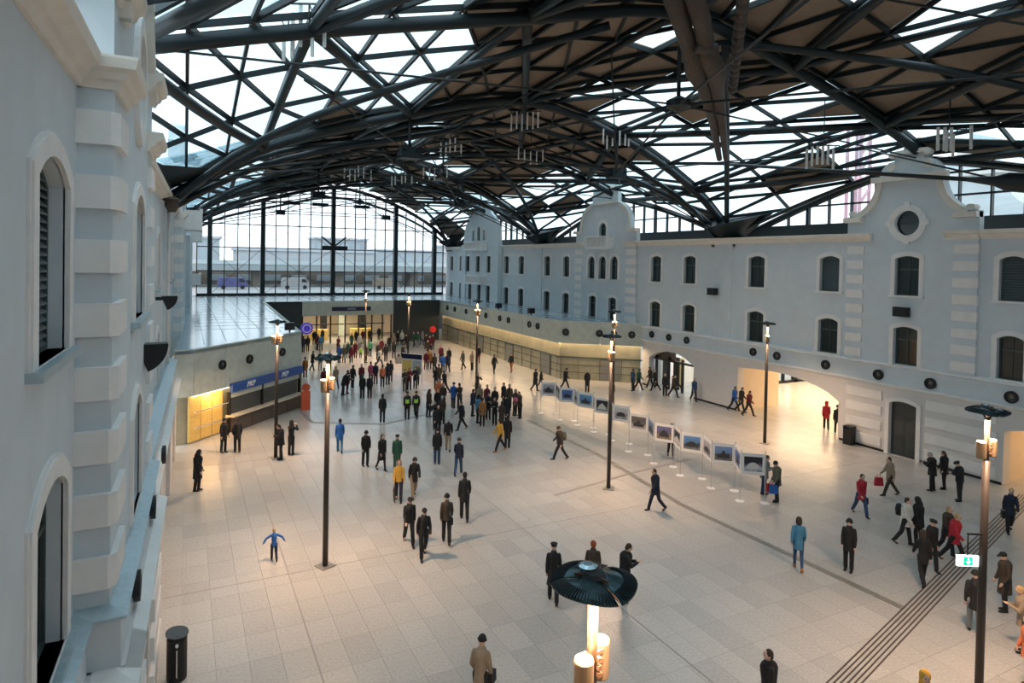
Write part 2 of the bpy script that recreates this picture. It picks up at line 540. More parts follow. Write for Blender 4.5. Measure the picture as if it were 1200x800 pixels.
W_R = [ # centre, lower style, upper style
 (10.4, 1.1), (15.92, 1.1), (25.42, 1.3), (30.9, 1.35), (37.32, 1.27), (41.25, 1.24),
 (55.1, 1.22), (58.9, 1.22), (64.8, 1.25), (68.6, 1.22), (82.9, 0.8), (86.3, 1.1)]
segs = [(-8, 17.35, 0.0), (24.25, 43.75, 0.0), (53.25, 69.6, 0.0), (81.8, 88.6, 0.0)]
for s0, s1, d in segs:
    hs = []
    for c, w in W_R:
        if s0 < c < s1:
            hs.append(arch_loop(c, w, UZ0, UZ1, 0.18))
            hs.append(arch_loop(c, w, LZ0, LZ1, 0.18))
    facade_piece(wr, TR, 'upper_wall', s0, s1, 4.0, None, hs, 0.0)
    m = M(); moulding(m, TR, s0, s1, 11.55, CPROF); m.build('cornice', CORN, wr)
for c, w in W_R:
    window(TR, c, w, UZ0, UZ1, 0.18, 0.0, 'louver' if c in (25.42, 15.92, 10.4) else 'glazed')
    window(TR, c, w, LZ0, LZ1, 0.18, 0.0, 'glazed')
# pilaster strip at the bay line
for s in (33.95, 60.9):
    M().box(s - 0.85, s + 0.85, 4.8, 11.55, 0, 0.06, TR).build('pilaster', PLASTER, wr)
# --- gable with oculus (g3)
DG = 0.12
c3 = 20.8
half = prof_oculus(3.45)
prof = mirror(half, c3)
hs = [arch_loop(20.75, 1.28, UZ0, UZ1, 0.14), arch_loop(20.73, 1.28, 4.85, 6.95, 0.14), oval(20.8, 12.47, 0.72, 0.72)]
M().ext([[(c3 - 3.45, 4.0), (c3 + 3.45, 4.0)] + [p for p in reversed(prof)]] + hs, DG - 0.4, DG, TR).build('gable_wall', PLASTER, wr)
window(TR, 20.75, 1.28, UZ0, UZ1, 0.14, DG); window(TR, 20.73, 1.28, 4.85, 6.95, 0.14, DG, sill=False)
def oculus(T, c, z, d, a=0.72):
    WIN[0] += 1
    r = struct('window_%d' % WIN[0])
    M().ext([oval(c, z, a + 0.32, a + 0.32), oval(c, z, a - 0.02, a - 0.02)], d - 0.02, d + 0.1, T).build('surround', TRIM, r)
    for q in range(4):
        t = q * math.pi / 2
        sx, sz = c + (a + 0.3) * math.cos(t), z + (a + 0.3) * math.sin(t)
        M().box(sx - 0.14, sx + 0.14, sz - 0.14, sz + 0.14, d - 0.02, d + 0.13, T).build('keystone', TRIM, r)
    M().ext([oval(c, z, a, a)], d - 0.2, d - 0.16, T).build('pane', DARKGL, r)
    M().box(c - a, c + a, z - 0.025, z + 0.025, d - 0.17, d - 0.12, T).build('mullion', WOODF, r)
oculus(TR, 20.8, 12.47, DG, 0.68)
m = M(); ring_band(m, TR, prof[2:11], 0.34, DG - 0.05, DG + 0.12); ring_band(m, TR, prof[-11:-2], 0.34, DG - 0.05, DG + 0.12)
m.build('gable_coping', CORN, wr)
m = M()
mi = (c3 - 1.8, c3 + 1.8)
m.box(c3 - 2.0, c3 + 2.0, 14.75, 15.05, DG - 0.05, DG + 0.22, TR)
m.box(c3 - 0.95, c3 + 0.95, 16.15, 16.35, DG - 0.3, DG + 0.16, TR)
for sg in (-1, 1):
    m.ext([oval(c3 + sg * 0.95, 15.55, 0.24, 0.24, 12)], DG - 0.3, DG + 0.12, TR)
    m.ext([oval(c3 + sg * 0.92, 16.15, 0.17, 0.17, 12)], DG - 0.3, DG + 0.12, TR)
    m.ext([oval(c3 + sg * 3.1, 13.12, 0.22, 0.16, 12)], DG - 0.3, DG + 0.14, TR)
    m.box(c3 + sg * 2.95 - 0.5, c3 + sg * 2.95 + 0.6, 12.62, 12.9, DG - 0.3, DG + 0.3, TR)
    a, b = sorted((c3 + sg * 3.5, c3 + sg * 1.95))
    moulding(m, TR, a, b, 11.55, [(d + DG, z) for d, z in CPROF])
m.build('gable_moulding', CORN, wr)
quoins(wr, TR, c3 - 3.5, c3 - 2.35, 4.9, 11.3, DG)
quoins(wr, TR, c3 + 2.4, c3 + 3.4, 4.9, 11.3, DG)
# --- bell gable (g2)
c2 = 48.5
half = prof_bell(4.72); prof = mirror(half, c2)
hs = [arch_loop(c, 1.1, 8.6, 10.7, 0.55) for c in (46.85, 48.65, 50.45)] + [arch_loop(c, 1.15, LZ0, LZ1, 0.16) for c in (47.0, 50.15)] + [arch_loop(48.7, 1.05, 12.35, 13.75, 0.52)]
M().ext([[(c2 - 4.72, 4.0), (c2 + 4.72, 4.0)] + [p for p in reversed(prof)]] + hs, DG - 0.4, DG, TR).build('gable_wall', PLASTER, wr)
for c in (46.85, 48.65, 50.45): window(TR, c, 1.1, 8.6, 10.7, 0.549, DG, sill=(c == 48.65), trim=0.28)
for c in (47.0, 50.15): window(TR, c, 1.15, LZ0, LZ1, 0.16, DG)
window(TR, 48.7, 1.05, 12.35, 13.75, 0.52, DG, sill=False, trim=0.3)
m = M(); ring_band(m, TR, prof[2:11], 0.3, DG - 0.05, DG + 0.12); ring_band(m, TR, prof[-11:-2], 0.3, DG - 0.05, DG + 0.12)
m.box(c2 - 2.2, c2 + 2.2, 16.8, 17.0, DG - 0.3, DG + 0.2, TR); m.box(c2 - 2.2, c2 + 2.2, 15.45, 15.62, DG - 0.3, DG + 0.18, TR)
for sg in (-1, 1):
    m.box(c2 + sg * 4.3 - 0.55, c2 + sg * 4.3 + 0.55, 12.85, 13.1, DG - 0.3, DG + 0.3, TR)
    a, b = sorted((c2 + sg * 4.8, c2 + sg * 3.3)); moulding(m, TR, a, b, 11.55, [(d + DG, z) for d, z in CPROF])
m.build('gable_moulding', CORN, wr)
balcony(wr, TR, 48.6, 11.55, 3.3, DG)
quoins(wr, TR, c2 - 4.75, c2 - 3.4, 4.9, 11.3, DG)
quoins(wr, TR, c2 + 3.5, c2 + 4.7, 4.9, 11.3, DG)
# --- round gable (g1)
c1 = 75.7
half = prof_round(6.1); prof = mirror(half, c1)
G1 = (73.05, 76.35, 79.7)
hs = [arch_loop(c, 1.25, UZ0, UZ1, 0.1) for c in G1] + [arch_loop(c, 1.2, LZ0, LZ1, 0.1) for c in (73.1, 75.85, 78.9)] + [arch_loop(c, w, 12.7, z1, 0.3) for c, w, z1 in ((74.6, 0.6, 14.1), (76.3, 0.95, 14.6), (78.0, 0.6, 14.1))]
M().ext([[(c1 - 6.1, 4.0), (c1 + 6.1, 4.0)] + [p for p in reversed(prof)]] + hs, DG + 0.2 - 0.4, DG + 0.2, TR).build('gable_wall', PLASTER, wr)
for c in G1: window(TR, c, 1.25, UZ0, UZ1, 0.1, DG + 0.2, sill=False, trim=0.12)
for c in (73.1, 75.85, 78.9): window(TR, c, 1.2, LZ0, LZ1, 0.1, DG + 0.2, sill=False, trim=0.12)
for c, w, z1 in ((74.6, 0.6, 14.1), (76.3, 0.95, 14.6), (78.0, 0.6, 14.1)): window(TR, c, w, 12.7, z1, 0.299, DG + 0.2, sill=False, trim=0.1)
balcony(wr, TR, 76.3, 11.6, 5.6, DG + 0.2); balcony(wr, TR, 76.3, 7.25, 4.6, DG + 0.2)
for s in (70.6, 80.9): M().box(s - 0.7, s + 0.7, 5, 12.2, DG + 0.2, DG + 0.38, TR).build('pilaster', PLASTER, wr)

# --- lower storey, belt and arches (Y < 42.5)
DL = 0.16
def rect(s0, s1, z0, z1): return [(s0, z0), (s1, z0), (s1, z1), (s0, z1)]
A1c, A1w = 39.1, 5.2
A2c, A2w = 28.35, 7.7
A3c, A3w = 11.9, 8.2
arch_low = [arch_loop(A1c, A1w, -0.01, 3.15, 0.75), [(24.5, -0.01), (32.2, -0.01), (32.2, 3.0), (31, 3.12), (29.5, 3.2), (28.2, 3.18), (27.0, 3.05), (26.0, 2.86), (25.2, 2.6), (24.5, 2.2)], arch_loop(A3c, A3w, -0.01, 3.1, 0.55), arch_loop(20.72, 1.45, -0.01, 2.95, 0.16)]
def open_bottom(s0, s1, zt, loops):
    """wall polygon whose openings cut the bottom edge"""
    poly = [(s0, 0.0)]
    for lp in sorted(loops, key=lambda l: l[0][0]):
        a, b = lp[0], lp[1]; top = lp[2:]
        poly.append((a[0], 0.0)); poly += [p for p in reversed(top)]; poly.append((b[0], 0.0))
    poly += [(s1, 0.0), (s1, zt), (s0, zt)]
    return poly
lw = open_bottom(-8, 42.6, 3.695, arch_low)
M().ext([lw], -0.42, DL, TR).build('lower_wall', mat('warm_white_render', (0.66, 0.64, 0.62), 0.8, noise=0.03, nscale=2, bump=0.15), wr)
bm_ = M()
moulding(bm_, TR, -8, 42.6, 3.62, [(0, 0), (DL + 0.02, 0), (DL + 0.12, 0.08), (DL + 0.2, 0.1), (DL + 0.2, 0.16), (0, 0.2)])
moulding(bm_, TR, -8, 42.6, 4.72, [(-0.1, 0), (DL + 0.02, 0), (DL + 0.14, 0.05), (DL + 0.14, 0.1), (-0.1, 0.2)])
bm_.build('belt_moulding', TRIM, wr)
M().box(-8, 42.6, 3.7, 4.8, -0.1, DL, TR).build('belt_band', PLASTER, wr)
bs = M()
for a, b in ((-8, 8.0), (16.05, 19.95), (21.5, 24.4), (32.3, 36.4), (41.75, 42.5)):
    bs.box(a, b, 0, 0.12, DL, DL + 0.03, TR)
bs.build('baseboard_strip', BLACK, wr)
for z in (0.25, 1.1, 1.95, 2.8):
    M().box(16.3, 19.55, z, z + 0.48, DL, DL + 0.07, TR).build('rusticated_band', TRIM, wr)
    M().box(21.9, 24.0, z, z + 0.48, DL, DL + 0.07, TR).build('rusticated_band', TRIM, wr)
def door(name, T, c, w, z1, d):
    r = struct(name)
    M().ext([arch_loop(c, w, 0.0, z1, 0.16, 0.22, off0=0.0), arch_loop(c, w, 0.0, z1, 0.16, 0.0, off0=-0.001)], d, d + 0.09, T).build('surround', TRIM, r)
    M().ext([arch_loop(c, w, 0.02, z1, 0.16, 0.0)], d - 0.25, d - 0.18, T).build('door_leaf', DARKGL if False else mat('dark_door', (0.035, 0.045, 0.045), 0.35), r)
    for a, b, z0, zz in ((c - w / 2 + 0.12, c - 0.05, 1.05, 1.95), (c + 0.05, c + w / 2 - 0.12, 1.05, 1.95), (c - w / 2 + 0.12, c - 0.05, 0.25, 0.95), (c + 0.05, c + w / 2 - 0.12, 0.25, 0.95), (c - w / 2 + 0.12, c + w / 2 - 0.12, 2.1, 2.75)):
        M().box(a, b, z0, zz, d - 0.19, d - 0.165, T).build('door_panel', DARKGL, r)
    M().box(c - w / 2 + 0.05, c - w / 2 + 0.09, 1.0, 1.25, d - 0.17, d - 0.1, T).build('door_handle', DISHU, r)
    return r
door('door_1', TR, 20.72, 1.45, 2.95, DL)
# passage behind the wide arch, and its side arch
ps = struct('wall_passage')
PB = XR + 22
def bx(n, m_, *a): M().box(*a).build(n, m_, ps)
bx('passage_side', ORANGEW, XR + 0.4, XR + 4.0, 32.25, 32.6, 0, 4.3)
bx('passage_side', ORANGEW, XR + 3.7, XR + 4.0, 32.6, 38.6, 0, 4.3)
bx('passage_side', ORANGEW, XR + 0.4, XR + 4.6, 16.2, 24.4, 0, 4.3)
bx('passage_side', ORANGEW, XR + 0.4, PB, 7.0, 7.4, 0, 4.3)
bx('passage_ceiling', ORANGEW, XR + 0.4, PB, 7.0, 38.6, 4.3, 4.5)
bk = struct('window_passage_glazing')
for k in range(15):
    y = 7.6 + k * 2.2
    M().box(PB - 0.2, PB, y, y + 0.12, 0, 4.3).build('mullion', BLACK, bk)
    if k < 14: M().box(PB - 0.12, PB - 0.1, y + 0.12, y + 2.2, 0.1, 4.3).build('pane', GLC, bk)
M().box(PB - 0.2, PB, 7.4, 38.6, 0, 0.15).build('rail', BLACK, bk)
for k in range(14):
    x = XR + 4.1 + k * 1.28
    M().box(x, x + (0.5 if k % 4 == 3 else 0.12), 38.3, 38.6, 0, 4.3).build('mullion', BLACK, bk)
    if k < 13: M().box(x + 0.12, x + 1.28, 38.44, 38.46, 0.1, 4.3).build('pane', GLC, bk)
M().box(XR + 4, PB, 38.3, 38.6, 0, 0.2).build('rail', BLACK, bk)
for k in range(5):
    M().box(XR + 6 + 3 * k, XR + 7.2 + 3 * k, 13, 39, 4.26, 4.29).build('ceiling_light_strip', WARMSTRIP, ps)
area('passage_light', (XR + 8, 27, 4.2), (0, 0, 0), 10, 18, 190, (1.0, 0.66, 0.36), ps)
area('passage_light', (XR + 3.5, 12, 4.2), (0, 0, 0), 4, 7, 120, (1.0, 0.62, 0.30), ps)
# entrance arch with glass doors
en = struct('door_2')
for s in (36.75, 38.3, 39.9, 41.4):
    M().box(s - 0.06, s + 0.06, 0, 2.6, -0.5, -0.3, TR).build('door_post', BLACK, en)
M().box(36.6, 41.6, 2.25, 2.4, -0.5, -0.28, TR).build('door_header', BLACK, en)
for s in (36.85, 39.98):
    M().box(s, s + 1.4, 0.05, 2.25, -0.42, -0.4, TR).build('door_glass', GLC, en)
M().box(36.6, 41.7, 2.4, 3.1, -0.42, -0.4, TR).build('fanlight_glass', GLC, en)
M().box(40.75, 41.6, 0.02, 2.6, -1.3, -1.2, TR).build('draught_panel', DARKW, en)
M().box(39.3, 39.95, 0.02, 2.6, -1.0, -0.9, TR).build('draught_panel', DARKW, en)
M().box(40.3, 40.75, 0.02, 2.3, -2.4, -2.3, TR).build('draught_panel', YEL, en)
M().box(39.2, 41.65, 2.4, 3.0, -0.5, -0.45, TR).build('fanlight_panel', mat('brown_fanlight', (0.12, 0.06, 0.05), 0.4), en)
eb = struct('wall_entrance_hall')
for a in ((XR + 0.45, XR + 6, 41.8, 42.0, 0, 4.3), (XR + 0.45, XR + 3.7, 36.2, 36.4, 0, 4.3)):
    M().box(*a).build('vestibule_side', TRIM, eb)
M().box(XR + 0.45, XR + 6, 36.2, 42, 4.0, 4.2).build('vestibule_ceiling', TRIM, eb)
for s in (37.2, 38.6, 40.0):
    M().bar((XR + 4.2, s, 2.1), (XR + 5.2, s + 1.0, 2.9), 0.25, 0.06).build('red_graphic', mat('red_vinyl', (0.45, 0.02, 0.04), 0.4), eb)
area('vestibule_light', (XR + 2.5, 39, 3.8), (0, 0, 0), 3, 4, 120, (0.9, 0.95, 1.0), eb)

# lunette glazing behind the right facade, dark parapet, mirrored rear gable outside
def lunette(T, s0, s1, name, d=-1.25, n=9):
    r = struct(name)
    sm = (s0 + s1) / 2; hw = (s1 - s0) / 2
    def top(s):
        t = 1 - abs(s - sm) / hw
        w = 0.6 * t + 0.4 * math.sin(t * math.pi / 2)
        return 11.9 + (16.2 - 11.9) * w
    M().box(s0 + 0.5, s1 - 0.5, 11.7, 12.75, d - 0.15, d + 0.15, T).build('parapet', DARKW, r)
    ss = [s0 + (s1 - s0) * k / (2 * n) for k in range(1, 2 * n)]
    for k, s in enumerate(ss):
        zt = top(s)
        wd = 0.2 if k % 4 == 1 else 0.07
        if zt > 12.8: M().box(s - wd / 2, s + wd / 2, 12.7, zt, d - 0.12, d + 0.12, T).build('mullion', STEEL, r)
    for z in (13.9, 15.1):
        a = [s for s in [s0 + 0.25 * q for q in range(int((s1 - s0) * 4))] if top(s) > z]
        if a: M().box(a[0], a[-1], z - 0.05, z + 0.05, d - 0.08, d + 0.08, T).build('transom', STEEL, r)
    pts = [(s0 + 0.6, 12.7)] + [(s1 - 0.6, 12.7)]
    q = [(s, top(s)) for s in ss if top(s) > 12.8]
    M().ext([pts + list(reversed(q))], d - 0.02, d, T).build('pane', GLW, r)
LU = 0
for a, b in ((7, 34), (34, 61), (61, 88)):
    LU += 1; lunette(TR, a, b, 'window_lunette_right_%d' % LU)
    lunette(TL, a, b, 'window_lunette_left_%d' % LU)

# ================================================================== LEFT FACADE
wl = struct('wall_left')
W_L = [(9.33, 1.75, 8.75, 11.15, 'louver'), (29.0, 1.3, 8.65, 10.9, 'glazed'), (38.5, 1.2, 8.65, 10.9, 'glazed'), (41.5, 1.1, 8.65, 10.9, 'glazed')]
W_LL = [(9.33, 1.75, 4.85, 7.25), (29.0, 1.3, 4.95, 7.0), (38.5, 1.2, 4.95, 7.0)]
for s0, s1 in ((-8, 11.0), (18.4, 43.8), (53.2, 69.6), (81.8, 88.6)):
    hs = [arch_loop(c, w, z0, z1, 0.3) for c, w, z0, z1, st in W_L if s0 < c < s1] + [arch_loop(c, w, z0, z1, 0.3) for c, w, z0, z1 in W_LL if s0 < c < s1]
    M().ext([[(s0, 3.9), (s1, 3.9), (s1, 12.45), (s0, 12.45)]] + hs, -0.5, 0.0, TL).build('upper_wall', PLASTER, wl)
    m = M(); moulding(m, TL, s0, s1, 12.38, CPROF); m.build('cornice', CORN, wl)
for c, w, z0, z1, st in W_L: window(TL, c, w, z0, z1, 0.3, 0.0, st, slats=22 if c < 10 else 0, trim=0.24 if c < 10 else 0.2)
for c, w, z0, z1 in W_LL: window(TL, c, w, z0, z1, 0.3, 0.0, 'glazed', sill=(c < 10), trim=0.24 if c < 10 else 0.2)
for s in (33.0, 60.9): M().box(s - 0.4, s + 0.4, 4.8, 12.4, 0, 0.1, TL).build('pilaster', PLASTER, wl)
M().tube([TL(34.6, z, 0.12) for z in (4.8, 12.3)], 0.07, 8).build('drain_pipe', TRIM, wl, True)
DR = 0.45
cl = 14.7
hs = [arch_loop(14.95, 2.0, 8.75, 11.2, 0.35), arch_loop(14.75, 1.7, 4.95, 7.2, 0.35)]
hs += [oval(cl, 13.4, 0.75, 0.95)]
half = [(w * 3.7 / 3.45, z + 0.85) for w, z in prof_oculus(3.45)]
prof = mirror(half, cl)
M().ext([[(cl - 3.7, 3.9), (cl + 3.7, 3.9)] + [p for p in reversed(prof)]] + hs, -0.5, DR, TL).build('gable_wall', PLASTER, wl)
window(TL, 14.95, 2.0, 8.75, 11.2, 0.35, DR, trim=0.22); window(TL, 14.75, 1.7, 4.95, 7.2, 0.35, DR, sill=False)
WIN[0] += 1
r = struct('window_%d' % WIN[0])
M().ext([oval(cl, 13.4, 1.02, 1.25), oval(cl, 13.4, 0.73, 0.93)], DR - 0.02, DR + 0.1, TL).build('surround', TRIM, r)
M().ext([oval(cl, 13.4, 0.75, 0.95)], DR - 0.25, DR - 0.2, TL).build('pane', DARKGL, r)
m = M(); ring_band(m, TL, prof[2:11], 0.34, DR - 0.1, DR + 0.16); ring_band(m, TL, prof[-11:-2], 0.34, DR - 0.1, DR + 0.16); m.build('gable_coping', CORN, wl)
def wrap_cornice(z, ext_s, prof_, k=1.0):
    """cornice wrapping the near pier: front return plus side run"""
    n = len(prof_)
    s0 = cl - 3.7
    rings = []
    for (ss, dd_, mode) in ((s0, -0.1, 'f'), (s0, DR, 'c'), (s0 + ext_s, DR, 's')):
        ring = []
        for d, zz in prof_:
            d = max(d, 0) * k
            if mode == 'f': ring.append(TL(ss - d, z + zz, dd_))
            elif mode == 'c': ring.append(TL(ss - d, z + zz, dd_ + d))
            else: ring.append(TL(ss, z + zz, dd_ + d))
        rings.append(ring)
    vs = [p for r_ in rings for p in r_]
    fs = []
    for i in range(2):
        for j in range(n):
            a = i * n + j; b = i * n + (j + 1) % n
            fs.append((a, b, b + n, a + n))
    fs += [tuple(range(n - 1, -1, -1)), tuple(range(2 * n, 3 * n))]
    return M().add(vs, fs)
wrap_cornice(12.38, 1.5, CPROF).build('pier_cornice', CORN, wl)
wrap_cornice(13.75, 1.5, CPROF, 0.95).build('attic_cornice', CORN, wl)
m = M()
moulding(m, TL, 16.9, 18.8, 12.38, [(d + DR, z) for d, z in CPROF]); moulding(m, TL, 16.9, 18.8, 13.75, [(d + DR, z) for d, z in CPROF]); m.build('gable_moulding', CORN, wl)
# quoin blocks wrapping the near pier corner
z = 12.06 - 0.48
while z > 4.9:
    s0 = cl - 3.7
    pl = [(s0 - 0.09, 0.0), (s0 - 0.09, DR - 0.02), (s0 + 0.02, DR + 0.09), (s0 + 1.1, DR + 0.09), (s0 + 1.1, DR - 0.05), (s0 + 0.05, 0.0)]
    vs = [TL(a, z, b) for a, b in pl] + [TL(a, z + 0.48, b) for a, b in pl]
    n = len(pl)
    M().add(vs, [tuple(range(n)), tuple(range(2 * n - 1, n - 1, -1))] + [(i, n + i, n + (i + 1) % n, (i + 1) % n) for i in range(n)]).build('quoin_block', TRIM, wl)
    z -= 0.925
quoins(wl, TL, cl + 2.6, cl + 3.72, 4.9, 12.06, DR, 0.925, 0.48)
# far left risalit with balcony
half = [(w, z + 0.5) for w, z in prof_bell(4.72)]
M().ext([[(43.8, 3.9), (53.2, 3.9)] + [p for p in reversed(mirror(half, 48.5))]], -0.5, 0.43, TL).build('gable_wall', PLASTER, wl)
m = M(); moulding(m, TL, 43.7, 45.4, 12.2, [(d + 0.43, z) for d, z in CPROF]); moulding(m, TL, 43.7, 45.2, 13.0, [(d + 0.43, z) for d, z in CPROF]); m.build('gable_moulding', CORN, wl)
z = 11.7
while z > 5.2:
    M().box(43.72, 45.0, z, z + 0.48, -0.05, 0.5, TL).build('quoin_block', TRIM, wl); z -= 0.9
balcony(wl, TL, 48.6, 11.9, 3.3, 0.43, 1.1, 1.2); balcony(wl, TL, 76.3, 11.7, 5.0, 0.45, 1.0)
half = prof_round(6.1)
M().ext([[(69.6, 3.9), (81.8, 3.9)] + [p for p in reversed(mirror(half, c1))]], -0.5, 0.45, TL).build('gable_wall', PLASTER, wl)
balcony(wl, TL, 76.3, 7.2, 4.6, 0.45)
# lower storey left, with belt
def lowleft(s0, s1, dx, arches):
    T2 = lambda s, z, d: TL(s, z, d)
    M().ext([open_bottom(s0, s1, 3.9, arches)], -0.3, 0.66 - dx, TL).build('lower_wall', mat('warm_white_render', (0.66, 0.64, 0.62)), wl)
    M().box(s0, s1, 3.85, 4.7, -0.3, 0.60 - dx, TL).build('belt_band', PLASTER, wl)
    m = M()
    moulding(m, TL, s0, s1, 3.62, [(0, 0), (0.68 - dx, 0), (0.76 - dx, 0.08), (0.86 - dx, 0.11), (0.86 - dx, 0.17), (0.55 - dx, 0.28), (0, 0.28)])
    m.build('belt_moulding', TRIM, wl)
    m = M()
    moulding(m, TL, s0 + (1.0 if s0 == 10.96 else 0), s1, 4.64, [(-0.3, 0), (0.6 - dx, 0), (0.68 - dx, 0.05), (0.7 - dx, 0.1), (0.35 - dx, 0.2), (-0.3, 0.2)])
    m.build('belt_flashing', FLASH, wl)
lowleft(-8, 11.0, 0.42, [])
wrap_cornice(4.64, 1.05, [(-0.1, 0), (0.15, 0), (0.23, 0.05), (0.25, 0.1), (-0.1, 0.2)]).build('pier_flashing', FLASH, wl)
wrap_cornice(3.62, 1.05, [(-0.1, 0), (0.23, 0), (0.31, 0.08), (0.41, 0.11), (0.41, 0.17), (0.1, 0.28), (-0.1, 0.28)]).build('pier_belt', TRIM, wl)
lowleft(10.96, 18.6, 0.0, [arch_loop(14.75, 1.6, 0, 2.9, 0.2)])
lowleft(18.6, 36.4, 0.2, [arch_loop(22.5, 3.2, 0, 3.1, 0.5), arch_loop(28.5, 3.2, 0, 3.1, 0.5), arch_loop(33.5, 2.4, 0, 3.0, 0.5)])
M().box(12, 36, 0, 3.8, -0.35, -0.3, TL).build('inner_back', ORANGEW, wl)
for z in (0.25, 1.1, 1.95, 2.8):
    M().box(11.2, 13.6, z, z + 0.5, 0.6, 0.76, TL).build('rusticated_band', TRIM, wl)
    M().box(15.9, 18.4, z, z + 0.5, 0.6, 0.76, TL).build('rusticated_band', TRIM, wl)
# ================================================================== ROOF (ceiling)
NX = [-1.7, 3.4, 10.9, 18.0, 24.8, 31.5, 35.6]
VZ = [12.6, 16.0, 18.6, 20.2, 18.9, 15.8, 12.4]
CZ = [16.2, 17.6, 19.4, 20.9, 19.7, 17.9, 16.4]
NY = [-6.5, 7.0, 20.5, 34.0, 47.5, 61.0, 74.5, 88.3]
VALLEY = [0, 1, 0, 1, 0, 1, 0, 1]
def interp(xs, zs, x):
    x = min(max(x, xs[0]), xs[-1])
    for i in range(len(xs) - 1):
        if x <= xs[i + 1]: break
    t = (x - xs[i]) / (xs[i + 1] - xs[i])
    def tan(k):
        if k == 0: return (zs[1] - zs[0]) / (xs[1] - xs[0])
        if k == len(xs) - 1: return (zs[-1] - zs[-2]) / (xs[-1] - xs[-2])
        return (zs[k + 1] - zs[k - 1]) / (xs[k + 1] - xs[k - 1])
    h = xs[i + 1] - xs[i]
    m0, m1 = tan(i) * h, tan(i + 1) * h
    return (2 * t ** 3 - 3 * t * t + 1) * zs[i] + (t ** 3 - 2 * t * t + t) * m0 + (-2 * t ** 3 + 3 * t * t) * zs[i + 1] + (t ** 3 - t * t) * m1
def roof_z(x, y):
    for j in range(len(NY) - 1):
        if y <= NY[j + 1]: break
    t = min(1, max(0, (y - NY[j]) / (NY[j + 1] - NY[j])))
    if not VALLEY[j]: t = 1 - t           # t: 0 at valley, 1 at crown
    w = 0.6 * t + 0.4 * math.sin(t * math.pi / 2)
    return interp(NX, VZ, x) * (1 - w) + interp(NX, CZ, x) * w
def rp_(x, y, dz=0.0): return Vector((x, y, roof_z(x, y) + dz))
ceil = struct('ceiling')
N = 3
gx = []
for i in range(6):
    for k in range(N): gx.append(NX[i] + (NX[i + 1] - NX[i]) * k / N)
gx.append(NX[-1])
gy = []
for j in range(7):
    for k in range(N): gy.append(NY[j] + (NY[j + 1] - NY[j]) * k / N)
gy.append(NY[-1])
tri = []
bars = [M() for _ in range(7)]
rg = random.Random(11)
for b in range(len(gy) - 1):
    j = b // N
    for a in range(len(gx) - 1):
        i = a // N
        P00, P10, P11, P01 = rp_(gx[a], gy[b]), rp_(gx[a + 1], gy[b]), rp_(gx[a + 1], gy[b + 1]), rp_(gx[a], gy[b + 1])
        left = i < 3
        # the diagonal runs from (outer x, crown) to (inner x, valley)
        toward = VALLEY[j + 1]              # valley at the far end of this half bay
        dg = (left == bool(toward))
        if dg: tris = [(P00, P10, P11), (P00, P11, P01)]; ed = (P00, P11)
        else: tris = [(P00, P10, P01), (P10, P11, P01)]; ed = (P10, P01)
        x = (gx[a] + gx[a + 1]) / 2; y = (gy[b] + gy[b + 1]) / 2
        po = 0.0 if x < 7 else 0.5 if x < 11.5 else 0.88 if x < 31 else 0.5
        if x > 28 and y > 21: po = 0.3
        if y > 36 and 7 < x < 30: po = 0.88
        if y < 8: po = 0.85  # unseen near end boarded over to darken the left wall
        pair = rg.random()
        for q, t3 in enumerate(tris):
            op = (pair < po) if rg.random() < 0.7 else (rg.random() < po)
            tri.append((t3, op, (x - 12) ** 2 + (y - 24) ** 2 if y > 6 else 9e9))
        up = Vector((0, 0, -0.14))
        bars[j].bar(P00 + up, P10 + up, 0.11, 0.2)
        bars[j].bar(P00 + up, P01 + up, 0.11, 0.2)
        bars[j].bar(ed[0] + up, ed[1] + up, 0.11, 0.2)
for j in range(7):
    tag(bars[j].build('glazing_bar', BARM, ceil), kind='stuff')
def prism3(t3, th=0.05, shrink=0.035):
    c = (t3[0] + t3[1] + t3[2]) / 3
    n = (t3[1] - t3[0]).cross(t3[2] - t3[0]).normalized()
    if n.z < 0: n = -n
    p = [c + (v - c) * (1 - shrink) for v in t3]
    m = M()
    m.add([v for v in p] + [v + n * th for v in p], [(0, 2, 1), (3, 4, 5), (0, 1, 4, 3), (1, 2, 5, 4), (2, 0, 3, 5)])
    return m
def slab3(t3, th=0.0):
    m = M(); c = (t3[0] + t3[1] + t3[2]) / 3
    m.add([c + (v - c) * 0.985 for v in t3], [(0, 1, 2)])
    return m
for op, nm, mt in ((False, 'glass_pane', GLZ), (True, 'roof_board', OPQ)):
    L = sorted([t for t in tri if t[1] == op], key=lambda t: t[2])
    for t in L[:300]:
        prism3(t[0], shrink=0.006 if op else 0.035).build(nm, mt, ceil)
    mm = M()
    for t in L[300:]:
        q = prism3(t[0], shrink=0.006 if op else 0.035); mm.add(q.v, q.f)
    if mm.v: tag(mm.build(nm, mt, ceil), kind='stuff')
def path(x0, y0, x1, y1, dz, n):
    return [rp_(x0 + (x1 - x0) * k / n, y0 + (y1 - y0) * k / n, dz) for k in range(n + 1)]
def rib(nm, pts, r, n=12): M().tube(pts, r, n).build(nm, STEEL, ceil, True)
for j, y in enumerate(NY):
    rib('arch_tube', path(NX[0] if y > 10 else 3.4, y, NX[-1], y, -0.62, 24), 0.25)
    if VALLEY[j] and y > 10:
        rib('arch_tube', [Vector((p.x, p.y + 1.1, p.z - 0.35 - 0.9 * math.sin(math.pi * k / 24))) for k, p in enumerate(path(NX[0], y, NX[-1], y, -0.62, 24))], 0.17, 10)
